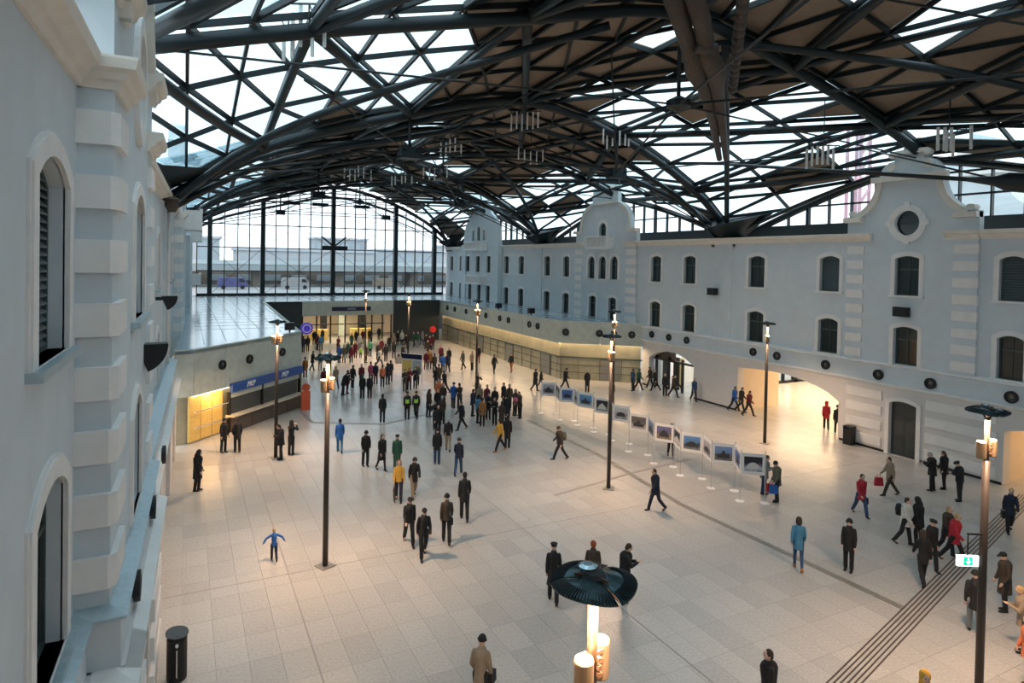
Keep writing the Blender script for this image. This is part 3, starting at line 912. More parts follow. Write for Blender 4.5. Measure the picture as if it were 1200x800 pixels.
for j in range(7):
    for i, x in enumerate(NX):
        if i in (0, 6):
            if i == 0 and NY[j] < 20: continue
            rib('edge_tube', path(x, NY[j], x, NY[j + 1], -0.5, 8), 0.22)
            if i: rib('edge_tube', path(x - 0.7, NY[j], x - 0.7, NY[j + 1], -0.85, 8), 0.13, 8)
        else:
            rib('purlin_tube', path(x, NY[j], x, NY[j + 1], -0.55, 4), 0.16, 10)
    for i in range(6):
        xo, xi = (NX[i], NX[i + 1]) if i < 3 else (NX[i + 1], NX[i])
        yv, yc = (NY[j], NY[j + 1]) if VALLEY[j] else (NY[j + 1], NY[j])
        rib('diagonal_tube', path(xo, yc, xi, yv, -0.6, 5), 0.2, 10)
    yv, yc = (NY[j], NY[j + 1]) if VALLEY[j] else (NY[j + 1], NY[j])
    for xs in (NX[0], NX[-1]):
        if xs < 0 and yv < 20: continue
        rib('groin_tube', path(xs - (1.0 if xs > 0 else -0.4), yv, 20.5 if xs > 0 else 14.5, yc, -1.15, 10), 0.17, 10)
# supports, hangers, hubs and ties at every valley arch
for y in (7.0, 34.0, 61.0, 87.6):
    for x, s in ((35.2, -1), (-1.15, 1)):
        if x < 0 and y < 20: continue
        z = 11.35 if x > 0 else 12.9
        M().box(x - 0.9 * (1 if x > 0 else 0.3), x + 0.5, y - 1.15, y + 1.15, z, z + 0.65).build('bearing_block', STEEL, ceil)
        m = M(); p = [rp_(x, y - 3.6, -0.3), rp_(x, y + 3.6, -0.3), Vector((x - 0.05 * s, y, z))]
        m.add([*p, *[v + Vector((s * 2.6, 0, 1.3)) for v in p[2:]]], [(0, 1, 2), (0, 3, 1), (0, 2, 3), (1, 3, 2)])
        m.build('gusset_plate', STEEL, ceil)
    hubs = []
    for x in (10.9, 24.8):
        top = rp_(x, y, -0.6); h = Vector((x, y, 15.9)); hubs.append(h)
        M().tube([top, h], 0.09, 8).build('hanger', ROD, ceil, True)
        M().box(x - 0.55, x + 0.55, y - 0.4, y + 0.4, 15.55, 16.15).build('hub_box', STEEL, ceil)
        for dx, dy in ((-7, 9), (7, 9), (-7, -9), (7, -9)):
            M().tube([h, rp_(x + dx, y + dy, -0.7)], 0.045, 6).build('brace_rod', ROD, ceil, True)
    L_, R_ = Vector((-0.7, y, 13.4)), Vector((34.4, y, 12.3))
    if y < 20: continue
    for o in (0.12, -0.12):
        oo = Vector((0, o, o * 1.5))
        for a, b in ((L_, hubs[0]), (hubs[0], hubs[1]), (hubs[1], R_)):
            M().tube([a + oo, b + oo], 0.05, 6).build('tie_rod', ROD, ceil, True)
for y in (20.5, 47.5, 74.5):
    h = Vector((18.0, y, 16.6))
    M().tube([rp_(18, y, -0.6), h], 0.08, 8).build('hanger', ROD, ceil, True)
    M().lathe([(0.1, -0.3), (0.5, -0.1), (0.5, 0.15), (0.1, 0.35)], 12, h).build('hub_box', STEEL, ceil)
    for x, yy in ((10.9, y - 13.5), (24.8, y - 13.5), (10.9, y + 13.5), (24.8, y + 13.5)):
        M().tube([h, Vector((x, yy, 15.9))], 0.05, 6).build('tie_rod', ROD, ceil, True)
    for x in (-0.9, 35.2):
        M().tube([h, rp_(x, y, -0.7)], 0.04, 6).build('tie_rod', ROD, ceil, True)
# long tie past the right gable with its spindle
a = Vector((30.6, 30.4, 16.5)); b = Vector((31.0, 14.7, 13.8)); c = b + (b - a) * 0.5
M().tube([a, b], 0.10, 8).build('tie_rod', ROD, ceil, True)
M().tube([a.lerp(b, 0.9), a.lerp(b, 0.97), b, a.lerp(b, 1.06), a.lerp(b, 1.12), c], [0.1, 0.22, 0.4, 0.42, 0.2, 0.08], 12).build('spindle_node', ROD, ceil, True)
M().tube([b, rp_(33, 22.5, -0.6)], 0.045, 6).build('tie_rod', ROD, ceil, True)
def up_pt(px, py, z): return gp(px, py, z)
for dx in (0, 26):
    pts = [(786 + dx, -12, 18.3), (797 + dx * 0.95, 22, 18.0), (806 + dx * 0.8, 50, 17.7), (812 + dx * 0.6, 62, 17.5), (815 + dx * 0.9, 82, 17.2), (826 + dx * 0.55, 104, 17.0), (836 + dx * 0.4, 145, 16.6), (843 + dx * 0.3, 186, 16.0)]
    rr = [0.34, 0.3, 0.3, 0.36, 0.4, 0.28, 0.2, 0.15]
    M().tube([up_pt(*p) for p in pts], rr, 12).build('wrapped_cable', WRAP, ceil, True)
M().tube([up_pt(816, 55, 17.5), up_pt(838, 58, 17.5)], 0.22, 10).build('wrapped_coupling', WRAP, ceil, True)
p0, p1 = up_pt(872, -10, 18.6), up_pt(858, 105, 17.6)
nseg = 14
for k in range(nseg):
    M().tube([p0.lerp(p1, k / nseg + 0.004), p0.lerp(p1, (k + 1) / nseg - 0.004)], 0.21, 12).build('wrap_segment', WRAP, ceil, True)
# hanging tube light clusters
def cluster(px, py, z, n, w, h, label, horizontal=False):
    P = gp(px, py, z)
    t = thing('tube_light_cluster', label, 'ceiling light', P, 0, 'tube light clusters hanging in the roof trusses')
    rr_ = random.Random(px)
    M().bar((-w / 2, 0, h / 2), (w / 2, 0, h / 2), 0.05, 0.05).build('rail', ROD, t)
    for k in range(n):
        x = -w / 2 + w * (k + 0.5) / n; dz = rr_.choice((-0.25, 0, 0.2)) * h * 0.5; dy = rr_.choice((-0.35, 0.35))
        M().bar((x, dy, dz - h / 2), (x, dy, dz + h / 2), 0.09, 0.09).build('tube_light', TUBEW, t)
        M().bar((x, dy, dz + h / 2), (x, 0, h / 2 + 0.02), 0.03, 0.03).build('wire', ROD, t)
    M().bar((0, 0, h / 2), (0, 0, roof_z(P.x, P.y) - P.z - 0.3), 0.04, 0.04).build('suspension', ROD, t)
    t.rotation_euler[2] = -27 * D2R
for a in ((362, 30, 17.0, 3, 1.1, 1.3, 'cluster of white hanging tubes at the top left near the large roof arch'),
          (338, 42, 17.0, 3, 0.8, 1.2, 'three pale hanging tubes just left of the top left tube cluster'),
          (615, 140, 18.4, 6, 1.9, 1.0, 'cluster of six white tubes hanging above the centre of the hall'),
          (722, 163, 18.0, 6, 2.1, 0.95, 'cluster of six white tubes hanging right of the central cluster'),
          (528, 172, 17.6, 5, 1.7, 0.9, 'row of white hanging tubes left of and behind the central cluster'),
          (622, 182, 17.3, 5, 2.1, 0.9, 'lower row of white hanging tubes under the central cluster'),
          (418, 203, 16.9, 6, 2.6, 0.9, 'far row of white hanging tubes over the glazed end arch'),
          (510, 203, 16.8, 5, 2.4, 0.9, 'far cluster of white hanging tubes right of the end arch crown'),
          (470, 210, 16.4, 5, 2.0, 0.8, 'farthest small cluster of white hanging tubes before the end glazing'),
          (965, 182, 15.6, 6, 1.6, 1.0, 'cluster of white hanging tubes left of the oculus gable top'),
          (1112, 165, 15.6, 6, 1.7, 1.0, 'cluster of white hanging tubes above the oculus gable, before the side glazing')):
    cluster(*a)

# ================================================================== END GLAZING
GE = 88.45
ew = struct('window_end_arch')
def end_top(x): return interp(NX, VZ, x) - 0.9
def TE(s, z, d): return (s, GE - d, z)
xs = [1.2 + 0.2 * k for k in range(164)]
xs = [x for x in xs if x < 33.9]
M().ext([[(1.2, 5.1), (33.8, 5.1)] + [(x, end_top(x)) for x in reversed(xs)]], -0.02, 0.0, TE).build('glass_pane', GLW, ew)
big = (2.7, 8.9, 17.8, 26.5, 32.3)
small = [1.25, 4.38, 5.92, 7.3, 10.5, 11.98, 13.43, 14.85, 16.3, 19.4, 20.8, 22.2, 23.6, 25.0, 28.0, 29.4, 30.6, 33.7]
for x in big: M().box(x - 0.26, x + 0.26, 5.0, end_top(x) + 0.3, -0.25, 0.45, TE).build('main_mullion', STEEL, ew)
for x in small: M().box(x - 0.055, x + 0.055, 5.0, end_top(x), -0.1, 0.16, TE).build('mullion', STEEL, ew)
for z in (5.2, 8.2, 11.2, 14.15, 17.2):
    a = [x for x in xs if end_top(x) > z]
    M().box(a[0], a[-1], z - (0.16 if z < 6 else 0.06), z + (0.16 if z < 6 else 0.06), -0.08, 0.12, TE).build('transom', STEEL, ew)
for x0, x1 in ((2.7, 8.9), (8.9, 17.8), (17.8, 26.5), (26.5, 32.3)):
    for z0, z1 in ((5.2, 11.2), (11.2, 17.2)):
        if end_top((x0 + x1) / 2) > z1 - 1.5:
            M().tube([TE(x0, z0, 0.25), TE(x1, z1, 0.25)], 0.025, 5).build('cross_rod', ROD, ew)
            M().tube([TE(x1, z0, 0.25), TE(x0, z1, 0.25)], 0.025, 5).build('cross_rod', ROD, ew)
M().box(16.2, 19.6, 11.1, 11.7, 0.4, 0.9, TE).build('smoke_vent_drive', STEEL, ew)
for sg in (-1, 1): M().bar(TE(17.8, 11.6, 0.7), TE(17.8 + sg * 1.6, 12.9, 0.7), 0.2).build('vent_arm', STEEL, ew)
for z in (16.6,):
    for x in (12.0, 15.6, 21.0): M().box(x - 1, x + 1, z + 0.2, z + 0.6, 2.2, 2.9, TE).build('heater_box', STEEL, ew)
M().box(-3, 36, 0, 5.05, -0.5, -0.1, TE).build('base_wall', DARKW, ew)

# ================================================================== PAVILIONS
def Tline(ax, ay, bx_, by_):
    d = Vector((bx_ - ax, by_ - ay, 0)); L = d.length; d /= L
    n = Vector((d.y, -d.x, 0))
    return L, (lambda s, z, q: (ax + d.x * s + n.x * q, ay + d.y * s + n.y * q, z))
pr = struct('roof_pavilion')
def flat(poly, z0, z1, nm, m_, par): M().ext([poly], z0, z1, lambda a, b, q: (a, b, q)).build(nm, m_, par)
K0, K1, K2 = (-0.45, 37.3), (0.45, 37.5), (7.0, 44.7)
flat([K0, K1, K2, (7.95, 76.2), (11.9, 76.2), (22.8, 76.2), (28.6, 76.2), (28.6, 47.0), (34.2, 42.55), (34.2, 88.3), (-1.0, 88.3)][:1] + [K1, K2, (7.95, 76.2), (28.6, 76.2), (28.6, 47.0), (34.2, 42.55), (34.2, 88.3), (0.3, 88.3)], 4.85, 5.02, 'roof_sheet', ROOFK, pr)
m = M()
for x in [1.0 + 1.2 * k for k in range(27)]:
    y0 = 77 if x > 7.5 and x < 28.8 else (46 if x > 28.8 else 39 + max(0, x) * 1.1)
    m.box(x - 0.015, x + 0.015, y0, 88, 5.02, 5.035)
for y in [48 + 2.4 * k for k in range(17)]:
    m.box(0.6, 7.2 if y < 77 else 34, y - 0.012, y + 0.012, 5.02, 5.03)
tag(m.build('roof_seam', FLASH, pr), kind='stuff')
def fascia(root, A, B, z0, z1, m_, t=0.25, panel=2.4):
    L, T = Tline(*A, *B)
    n = max(1, round(L / panel))
    for k in range(n):
        M().box(L * k / n + 0.012, L * (k + 1) / n - 0.012, z0, z1, -t, 0.0, T).build('fascia_panel', m_, root)
    return L, T
# left pavilion (ticket counters)
lp = struct('wall_pavilion_left')
fascia(lp, K0, K1, 2.6, 5.06, FASC); LK, TK = fascia(lp, K1, K2, 2.6, 5.06, FASC)
fascia(lp, K2, (7.95, 76.2), 2.6, 5.06, FASC, panel=3)
M().ext([[(-0.4, 37.8), (0.4, 38.0), (7.2, 45.4), (7.6, 76.2), (-0.2, 76.2)]], 0, 2.6, lambda a, b, q: (a, b, q)).build('core_wall', GOLD, lp)
for z in (0.85, 1.7):
    M().box(0.1, 2.6, z, z + 0.05, 0.0, 0.06, TK).build('hand_rail', DISHU, lp)
for k in range(3): M().box(0.05 + k * 0.85, 0.85 + k * 0.85, 0.1, 2.55, -0.42, -0.3, TK).build('yellow_panel', YEL, lp)
M().box(0.05, LK, 2.56, 2.6, -0.2, -0.05, TK).build('light_strip', WARMSTRIP, lp)
a_ = area('counter_light', TK(1.4, 2.5, -0.1), (0, 0, 0), 2.5, 0.5, 60, (1.0, 0.6, 0.25), lp)
kc = thing('ticket_counter', 'closed ticket counter with grey roller shutters under a blue sign, left side', 'counter', TK(5.7, 0, 0), 0)
KO = Vector(TK(5.7, 0, 0))
def TKc(s, z, q): v = Vector(TK(s, z, q)) - KO; return (v.x, v.y, v.z)
M().box(2.75, LK - 0.1, 2.28, 2.78, 0.0, 0.22, TKc).build('sign_board', BLUE, kc)
sb = M().box(2.7, LK - 0.1, 1.95, 2.28, -0.1, 0.02, TKc).build('shutter_box', FASC, kc)
for s0, s1 in ((2.85, 5.6), (5.75, LK - 0.35)):
    sh = M()
    for k in range(14): sh.box(s0, s1, 1.0 + k * 0.068, 1.0 + k * 0.068 + 0.06, -0.08, -0.05 + 0.012 * (k % 2), TKc)
    sh.build('roller_shutter', mat('dark_grey_shutter', (0.10, 0.11, 0.11), 0.45, 0.4), kc)
for s in (2.75, 5.67, LK - 0.15): M().box(s - 0.06, s + 0.06, 0, 2.3, -0.1, 0.06, TKc).build('counter_post', BLACK, kc)
M().box(2.6, LK + 0.1, 0.9, 1.0, -0.15, 0.42, TKc).build('counter_top', mat('cream_counter_top', (0.70, 0.62, 0.48), 0.35), kc)
for k in range(4):
    w_ = (LK - 2.8) / 4
    M().box(2.75 + k * w_ + 0.02, 2.75 + (k + 1) * w_ - 0.02, 0.02, 0.9, 0.0, 0.2, TKc).build('counter_front', mat('brown_counter_front', (0.10, 0.075, 0.06), 0.35), kc)
tx = text_mesh('PKP', 0.42, WHITEM, 'sign_lettering', 0.012, 0.012, 0.3)
ang = math.atan2(K2[1] - K1[1], K2[0] - K1[0])
for s in (4.3, 7.6):
    l_ = link('sign_lettering', tx, kc, TKc(s, 2.53, 0.235)); l_.rotation_euler = (math.pi / 2, 0, ang)
# purple round sign at the pavilion corner
ps_ = thing('round_purple_sign', 'purple round sign with a white ring at the left pavilion corner', 'sign', (7.3, 46.6, 4.35))
m = M(); m.lathe([(0.42, -0.08), (0.42, 0.08)], 24); q = m.build('sign_disc', mat('purple_sign', (0.10, 0.05, 0.45), 0.4, emit=(0.06, 0.03, 0.4, 0.25)), ps_); q.rotation_euler = (math.pi / 2, 0, 0); q.location = (0.35, 0, 0.7)
m = M().ext([oval(0, 0, 0.3, 0.3), oval(0, 0, 0.24, 0.24)], 0.085, 0.1, lambda a, b, c_: (a, -c_, b)); q = m.build('sign_ring', WHITEM, ps_); q.location = (0.35, 0, 0.7)
M().bar((0, 0, 0.7), (0.2, 0, 0.7), 0.06).build('bracket', BLACK, ps_)
# right pavilion
rpv = struct('wall_pavilion_right')
R0, R1, R2 = (28.75, 76.4), (28.45, 47.0), (34.2, 42.45)
fascia(rpv, R0, R1, 3.15, 5.05, FASC, panel=3.2); LR, TRv = fascia(rpv, R1, R2, 3.15, 5.05, FASC, panel=3.7)
M().ext([[(29.2, 76.4), (28.95, 47.3), (34.3, 43.0), (34.3, 76.4)]], 0, 3.15, lambda a, b, q: (a, b, q)).build('core_wall', GOLD, rpv)
for A, B in ((R0, R1), (R1, R2)):
    L, T = Tline(*A, *B)
    M().box(0, L, 3.12, 3.17, -0.45, -0.25, T).build('cove_light', WARMSTRIP, rpv)
    for z in (0.62, 1.24): M().box(0, L, z, z + 0.025, -0.47, -0.42, T).build('cladding_joint', BLACK, rpv)
    M().box(0, L, 1.86, 1.98, -0.47, -0.34, T).build('cladding_rail', WOODF, rpv)
    n = int(L / 1.8)
    for k in range(n + 1):
        s = L * k / n
        M().box(s - 0.015, s + 0.015, 0, 1.9, -0.47, -0.43, T).build('cladding_post', WOODF, rpv)
    for k in range(n):
        if k % 4 == 2: M().box(L * k / n + 0.1, L * (k + 1) / n - 0.1, 0.05, 1.85, -0.47, -0.43, T).build('display_window', mat('dim_shop_window', (0.20, 0.21, 0.20), 0.15, 0.2), rpv)
area('cove_lamp', (28.3, 60, 3.05), (0, 0, 0), 0.7, 26, 260, (1.0, 0.66, 0.35), rpv)
l_ = area('cove_lamp', (31.2, 44.2, 3.05), (0, 0, -38 * D2R), 6, 0.6, 80, (1.0, 0.66, 0.35), rpv)
# back wall of the hall
bw = struct('wall_back')
M().box(12.0, 22.7, 76.1, 76.5, 3.35, 5.05).build('fascia', FASC, bw)
M().box(8.0, 12.0, 76.2, 76.6, 0, 4.98).build('dark_panel', DARKW, bw)
M().box(22.7, 28.6, 76.0, 76.4, 0, 5.06).build('dark_panel', DARKW, bw)
sg = thing('navy_wall_sign', 'narrow navy blue sign on the pale fascia above the far doors', 'sign', (17.6, 76.08, 4.1))
M().box(-2.3, 2.3, -0.03, 0, -0.24, 0.24).build('sign_board', NAVY, sg)
sg2 = M().box(-0.5, 0.5, -0.045, -0.03, -0.09, 0.09).build('sign_lettering', mat('dim_print', (0.25, 0.3, 0.4), 0.5), sg)
ph = struct('door_3')
M().box(12, 22.7, 76.6, 77.0, 3.3, 3.6).build('door_header', BLACK, ph)
for k, x in enumerate((12.1, 13.7, 15.3, 17.0, 18.6, 20.2, 21.5, 22.6)):
    M().box(x - 0.07, x + 0.07, 76.6, 76.8, 0, 3.35).build('door_post', BLACK, ph)
for k, x in enumerate((12.2, 13.8, 15.4, 17.1, 18.7, 20.3)):
    M().box(x, x + 1.45, 76.68, 76.7, 0.05, 3.3).build('door_glass', GLC, ph)
    M().box(x, x + 1.45, 76.62, 76.76, 2.2, 2.32).build('door_transom', BLACK, ph)
ih = struct('wall_inner_hall')
M().box(8, 29, 86, 86.3, 0, 4.8).build('far_wall', ORANGEW, ih)
M().box(8, 29, 76.8, 86, 3.7, 3.8).build('inner_ceiling', ORANGEW, ih)
for x in (14.4, 19.8): M().box(x - 1.3, x + 1.3, 80, 80.6, 0, 1.3).build('desk', YEL, ih)
for x in (13, 16, 19, 22): M().box(x - 0.7, x + 0.7, 79, 79.4, 3.62, 3.68).build('ceiling_light', COOLSTRIP, ih)
for x in (12.9, 15.9, 18.2, 21): M().box(x - 0.4, x + 0.4, 84, 84.5, 0, 3.0).build('column', BLACK if x in (15.9, 21) else FASC, ih)
area('inner_hall_light', (17.4, 80, 3.5), (0, 0, 0), 9, 4, 500, (1.0, 0.78, 0.5), ih)
for px, py in ((331 + 13, 352), (498, 356), (463, 353)):
    pass
# round air nozzles on belt and fascias
def nozzle(P, nrm, r, label, grp):
    t = thing('air_nozzle', label, 'vent', P, math.atan2(nrm[1], nrm[0]) + math.pi / 2, grp)
    T = lambda a, b, q: (a, -q, b)
    M().ext([oval(0, 0, r, r, 18), oval(0, 0, r * 0.72, r * 0.72, 18)], 0.0, 0.1, T).build('ring', BLACK, t)
    M().ext([oval(0, 0, r * 0.74, r * 0.74, 18)], -0.02, 0.03, T).build('nozzle_cup', mat('nozzle_grey', (0.05, 0.055, 0.055), 0.3, 0.5), t)
    M().ext([oval(0.02, 0.03, r * 0.3, r * 0.3, 12)], 0.03, 0.08, T).build('nozzle_core', mat('nozzle_mid', (0.16, 0.17, 0.17), 0.3, 0.6), t)
for s, o_ in ((41.39, 'left'), (39.31, 'middle'), (37.29, 'right')): nozzle(TR(s, 4.29, DL), (-1, 0), 0.27, o_ + ' one of three black air nozzles above the right entrance doors', 'air nozzles above the right entrance doors')
for s, o_ in ((30.87, 'left'), (28.92, 'right')): nozzle(TR(s, 4.26, DL), (-1, 0), 0.27, o_ + ' one of two black air nozzles over the wide right passage arch', 'air nozzles over the wide passage arch')
nozzle(TR(25.39, 4.23, DL), (-1, 0), 0.28, 'black round air nozzle between the wide arch and the oculus gable', None)
nozzle(TR(22.12, 4.18, DL), (-1, 0), 0.29, 'black round air nozzle left of the dark door under the oculus gable', None)
nozzle(TR(19.35, 4.18, DL), (-1, 0), 0.29, 'black round air nozzle right of the dark door under the oculus gable', None)
nozzle(TR(15.73, 4.19, DL), (-1, 0), 0.29, 'black round air nozzle at the far right end of the belt', None)
L, T = Tline(*R0, *R1)
for s, o_ in zip((3, 5.5, 9, 12.5, 14.5, 18.0, 20.0, 24.4, 26.0), ('farthest', 'second farthest', 'third farthest', 'fourth farthest', 'middle', 'fourth nearest', 'third nearest', 'second nearest', 'nearest')): nozzle(T(s, 4.25, 0), (-1, 0), 0.3, o_ + ' of nine black air nozzles on the long right pavilion fascia', 'air nozzles along the right pavilion')
for s, o_ in zip((0.75, 3.6, 4.8, 6.3), ('leftmost', 'second from left', 'third from left', 'rightmost')): nozzle(TRv(s, 4.1, 0), (-0.62, -0.78), 0.3, o_ + ' of four black air nozzles on the near pavilion end', 'air nozzles on the right pavilion end')
for s, o_ in ((2.1, 'left'), (4.4, 'middle'), (7.6, 'right')): nozzle(TK(s, 3.95, 0), (0.74, -0.68), 0.27, o_ + ' one of three black air nozzles above the ticket counter', 'air nozzles above the ticket counter')
for s, o_ in ((12.75, 'nearest'), (16.6, 'middle'), (20.9, 'farthest')): nozzle(TL(s, 4.25, 0.62), (1, 0), 0.26, o_ + ' of three black oval air nozzles in the left facade belt', 'air nozzles in the left belt')
# floodlights
def fan_light(P, rz, label, r=0.55):
    t = thing('fan_floodlight', label, 'wall light', P, rz)
    T = lambda a, b, q: (a, q, b)
    sect = [(0, 0)] + [(-r, 0.0)] + [(-r + 2 * r * math.cos(-math.pi * 0.38 * k / 8), 2 * r * math.sin(-math.pi * 0.38 * k / 8)) for k in range(8, -1, -1)]
    for q in (0.0, 0.1, 0.2, 0.3): M().ext([sect[1:]], q, q + 0.035, T).build('fin', BLACK, t)
    M().box(-r, r, -0.02, 0.36, -0.04, 0.03).build('top_plate', BLACK, t)
    M().box(-r - 0.2, -r + 0.1, 0.05, 0.2, -0.12, 0.0).build('bracket', BLACK, t)
def Lp(s, z, d): return TL(s, z, d)
fan_light(Lp(16.6, 7.95, 0.62), 0.1, 'near black fan-shaped floodlight on the left gable wall', 0.32)
fan_light(Lp(27.0, 8.45, 0.52), 0.1, 'farther black fan-shaped floodlight on the left facade below the windows', 0.26)
t = thing('lantern_light', 'dark lantern under the roof bearing of the left facade', 'wall light', Lp(31, 12.3, 0.4))
M().lathe([(0.15, -0.45), (0.28, -0.2), (0.28, 0.0), (0.34, 0.02), (0.34, 0.1), (0.1, 0.2)], 8).build('lantern_body', WRAP, t); M().bar((0, 0, 0.1), (-0.4, 0, 0.1), 0.08).build('bracket', BLACK, t)
for s, z, lb in ((34.55, 8.15, 'black box speaker on the right facade beside the bay strip'), (20.85, 7.75, 'black box speaker between the two oculus gable windows')):
    t = thing('wall_speaker', lb, 'speaker', TR(s, z, 0.15))
    M().box(-0.42, -0.05, -0.36, 0.36, -0.25, 0.25).build('speaker_box', BLACK, t); M().box(-0.06, 0.14, -0.08, 0.08, -0.06, 0.06).build('bracket', BLACK, t)
for P, lb in (((28.9, 52.5, 5.1), 'small black floodlight on the right pavilion roof edge, nearer one of two'), ((28.9, 59.5, 5.1), 'small black floodlight on the right pavilion roof edge, farther one of two'), ((6.2, 44.4, 5.1), 'small black floodlight on the ticket pavilion roof corner')):
    t = thing('roof_floodlight', lb, 'floodlight', P)
    M().box(-0.3, 0.3, -0.2, 0.2, 0.12, 0.6).build('lamp_head', BLACK, t); M().box(-0.05, 0.05, -0.05, 0.05, -0.07, 0.15).build('foot', BLACK, t)

# ================================================================== OUTSIDE
og = struct('ground_outside')
PALE = mat('hazy_ground', (0.27, 0.28, 0.285), 0.9, noise=0.08, nscale=0.05)  # outdoor haze is put into this base colour
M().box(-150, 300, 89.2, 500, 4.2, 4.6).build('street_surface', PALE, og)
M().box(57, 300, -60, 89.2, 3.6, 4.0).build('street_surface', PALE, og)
vd = thing('viaduct', 'long grey road viaduct crossing behind the glazed end wall', 'bridge', (20, 128, 4.6))
M().box(-90, 120, -5, 5, 3.0, 4.1).build('deck', mat('viaduct_grey', (0.30, 0.34, 0.35), 0.8), vd)
M().box(-90, 120, -5.1, -4.9, 4.1, 4.8).build('parapet', mat('viaduct_rail', (0.48, 0.54, 0.55), 0.8), vd)
for k in range(14):
    M().box(-84 + 15 * k, -82.4 + 15 * k, -2, 2, 0, 3.0).build('pier', mat('pier_brown', (0.22, 0.19, 0.16), 0.9), vd)
hb = thing('low_brown_building', 'long low brown building under the viaduct behind the end glazing', 'building', (22, 138, 4.6))
M().box(-50, 60, -3, 3, 0, 2.6).build('block', mat('brown_block', (0.20, 0.17, 0.14), 0.9, noise=0.3, nscale=0.3), hb)
for k in range(22): M().box(-48 + 5 * k, -45 + 5 * k, -3.1, -3, 0.8, 2.0).build('window', mat('hazy_window', (0.38, 0.43, 0.47), 0.6), hb)  # window tone has the distance haze mixed in
rb = random.Random(7)
names = ['pale hazy block with flat roof behind the viaduct, at the left', 'wide low pale hall behind the viaduct', 'hazy grey block beyond the viaduct, centre left', 'pale long building right of the centre mullion', 'low hazy block behind the viaduct, right', 'farthest pale block at the right edge of the end glazing']
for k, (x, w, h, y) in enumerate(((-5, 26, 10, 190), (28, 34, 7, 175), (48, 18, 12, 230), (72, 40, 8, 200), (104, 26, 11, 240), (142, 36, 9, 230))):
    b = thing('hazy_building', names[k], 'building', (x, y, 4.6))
    M().box(-w / 2, w / 2, -6, 6, 0, h).build('block', mat('hazy_block_%d' % (k % 3), ((0.40, 0.43, 0.46), (0.44, 0.46, 0.48), (0.36, 0.39, 0.42))[k % 3], 0.9), b)  # pale wall, roof and window colours stand in for fog
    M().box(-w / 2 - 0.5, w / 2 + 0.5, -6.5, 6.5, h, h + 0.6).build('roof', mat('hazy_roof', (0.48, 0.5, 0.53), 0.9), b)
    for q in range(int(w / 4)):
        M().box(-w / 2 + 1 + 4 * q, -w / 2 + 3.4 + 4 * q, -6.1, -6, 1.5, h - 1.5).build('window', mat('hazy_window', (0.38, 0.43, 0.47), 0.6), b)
lowc = [('dark red', (0.18, 0.10, 0.09)), ('grey', (0.3, 0.3, 0.3)), ('brown', (0.2, 0.16, 0.12)), ('navy', (0.08, 0.08, 0.2)), ('white', (0.6, 0.6, 0.6))]
for k, (x, c) in enumerate(((7, 3), (17, 1), (33, 2))):
    v = thing('parked_van', '%s van parked outside behind the end glazing, number %s from the left' % (lowc[c][0], ('one', 'two', 'three')[k]), 'van', (x, 116, 4.6))
    bm2 = mat('van_%s' % lowc[c][0].replace(' ', '_'), lowc[c][1], 0.5)
    M().ext([[(-2.2, 0.35), (2.2, 0.35), (2.3, 1.1), (1.6, 1.9), (-2.1, 1.95), (-2.25, 1.0)]], -0.9, 0.9, lambda a, b, q: (a, q, b)).build('van_body', bm2, v)
    M().ext([[(1.0, 1.2), (2.0, 1.2), (1.5, 1.75), (1.0, 1.75)]], -0.93, -0.88, lambda a, b, q: (a, q, b)).build('side_window', DARKGL, v)
    for wx in (-1.4, 1.5):
        q = M().lathe([(0.34, -0.12), (0.34, 0.12)], 14).build('wheel', BLACK, v); q.rotation_euler = (math.pi / 2, 0, 0); q.location = (wx, -0.85, 0.34)
# rear gable and tower outside the right lunette
rg_ = thing('rear_gable_building', 'pale stepped rear gable outside the side glazing, behind the oculus gable', 'building', (47.0, 24.5, 0))
T = lambda s, z, d: (-d, s, z)
half = [(w * 1.15, 12 + (z - 12) * 1.3 + 0.8) for w, z in prof_oculus(3.45)]
M().ext([[(-3.97, 10), (3.97, 10)] + [p for p in reversed(mirror(half, 0))]], -6, 0, T).build('gable', PLASTER, rg_)
M().box(-0.3, 0.3, -4.2, 4.2, 18.0 - 1.6, 18.4 - 1.6).build('gable_ledge', TRIM, rg_)
tw = thing('construction_mast', 'pinkish lattice mast standing outside the right side glazing', 'mast', (75, 52, 4))
for a in (-0.9, 0.9):
    for b in (-0.9, 0.9): M().bar((a, b, 0), (a, b, 24), 0.3).build('mast_leg', mat('mast_pink', (0.6, 0.36, 0.42), 0.7), tw)
for k in range(12):
    M().bar((-0.9, -0.9, k * 2), (0.9, -0.9, k * 2 + 2), 0.25).build('lattice_bar', mat('mast_pink', (0.6, 0.36, 0.42)), tw)
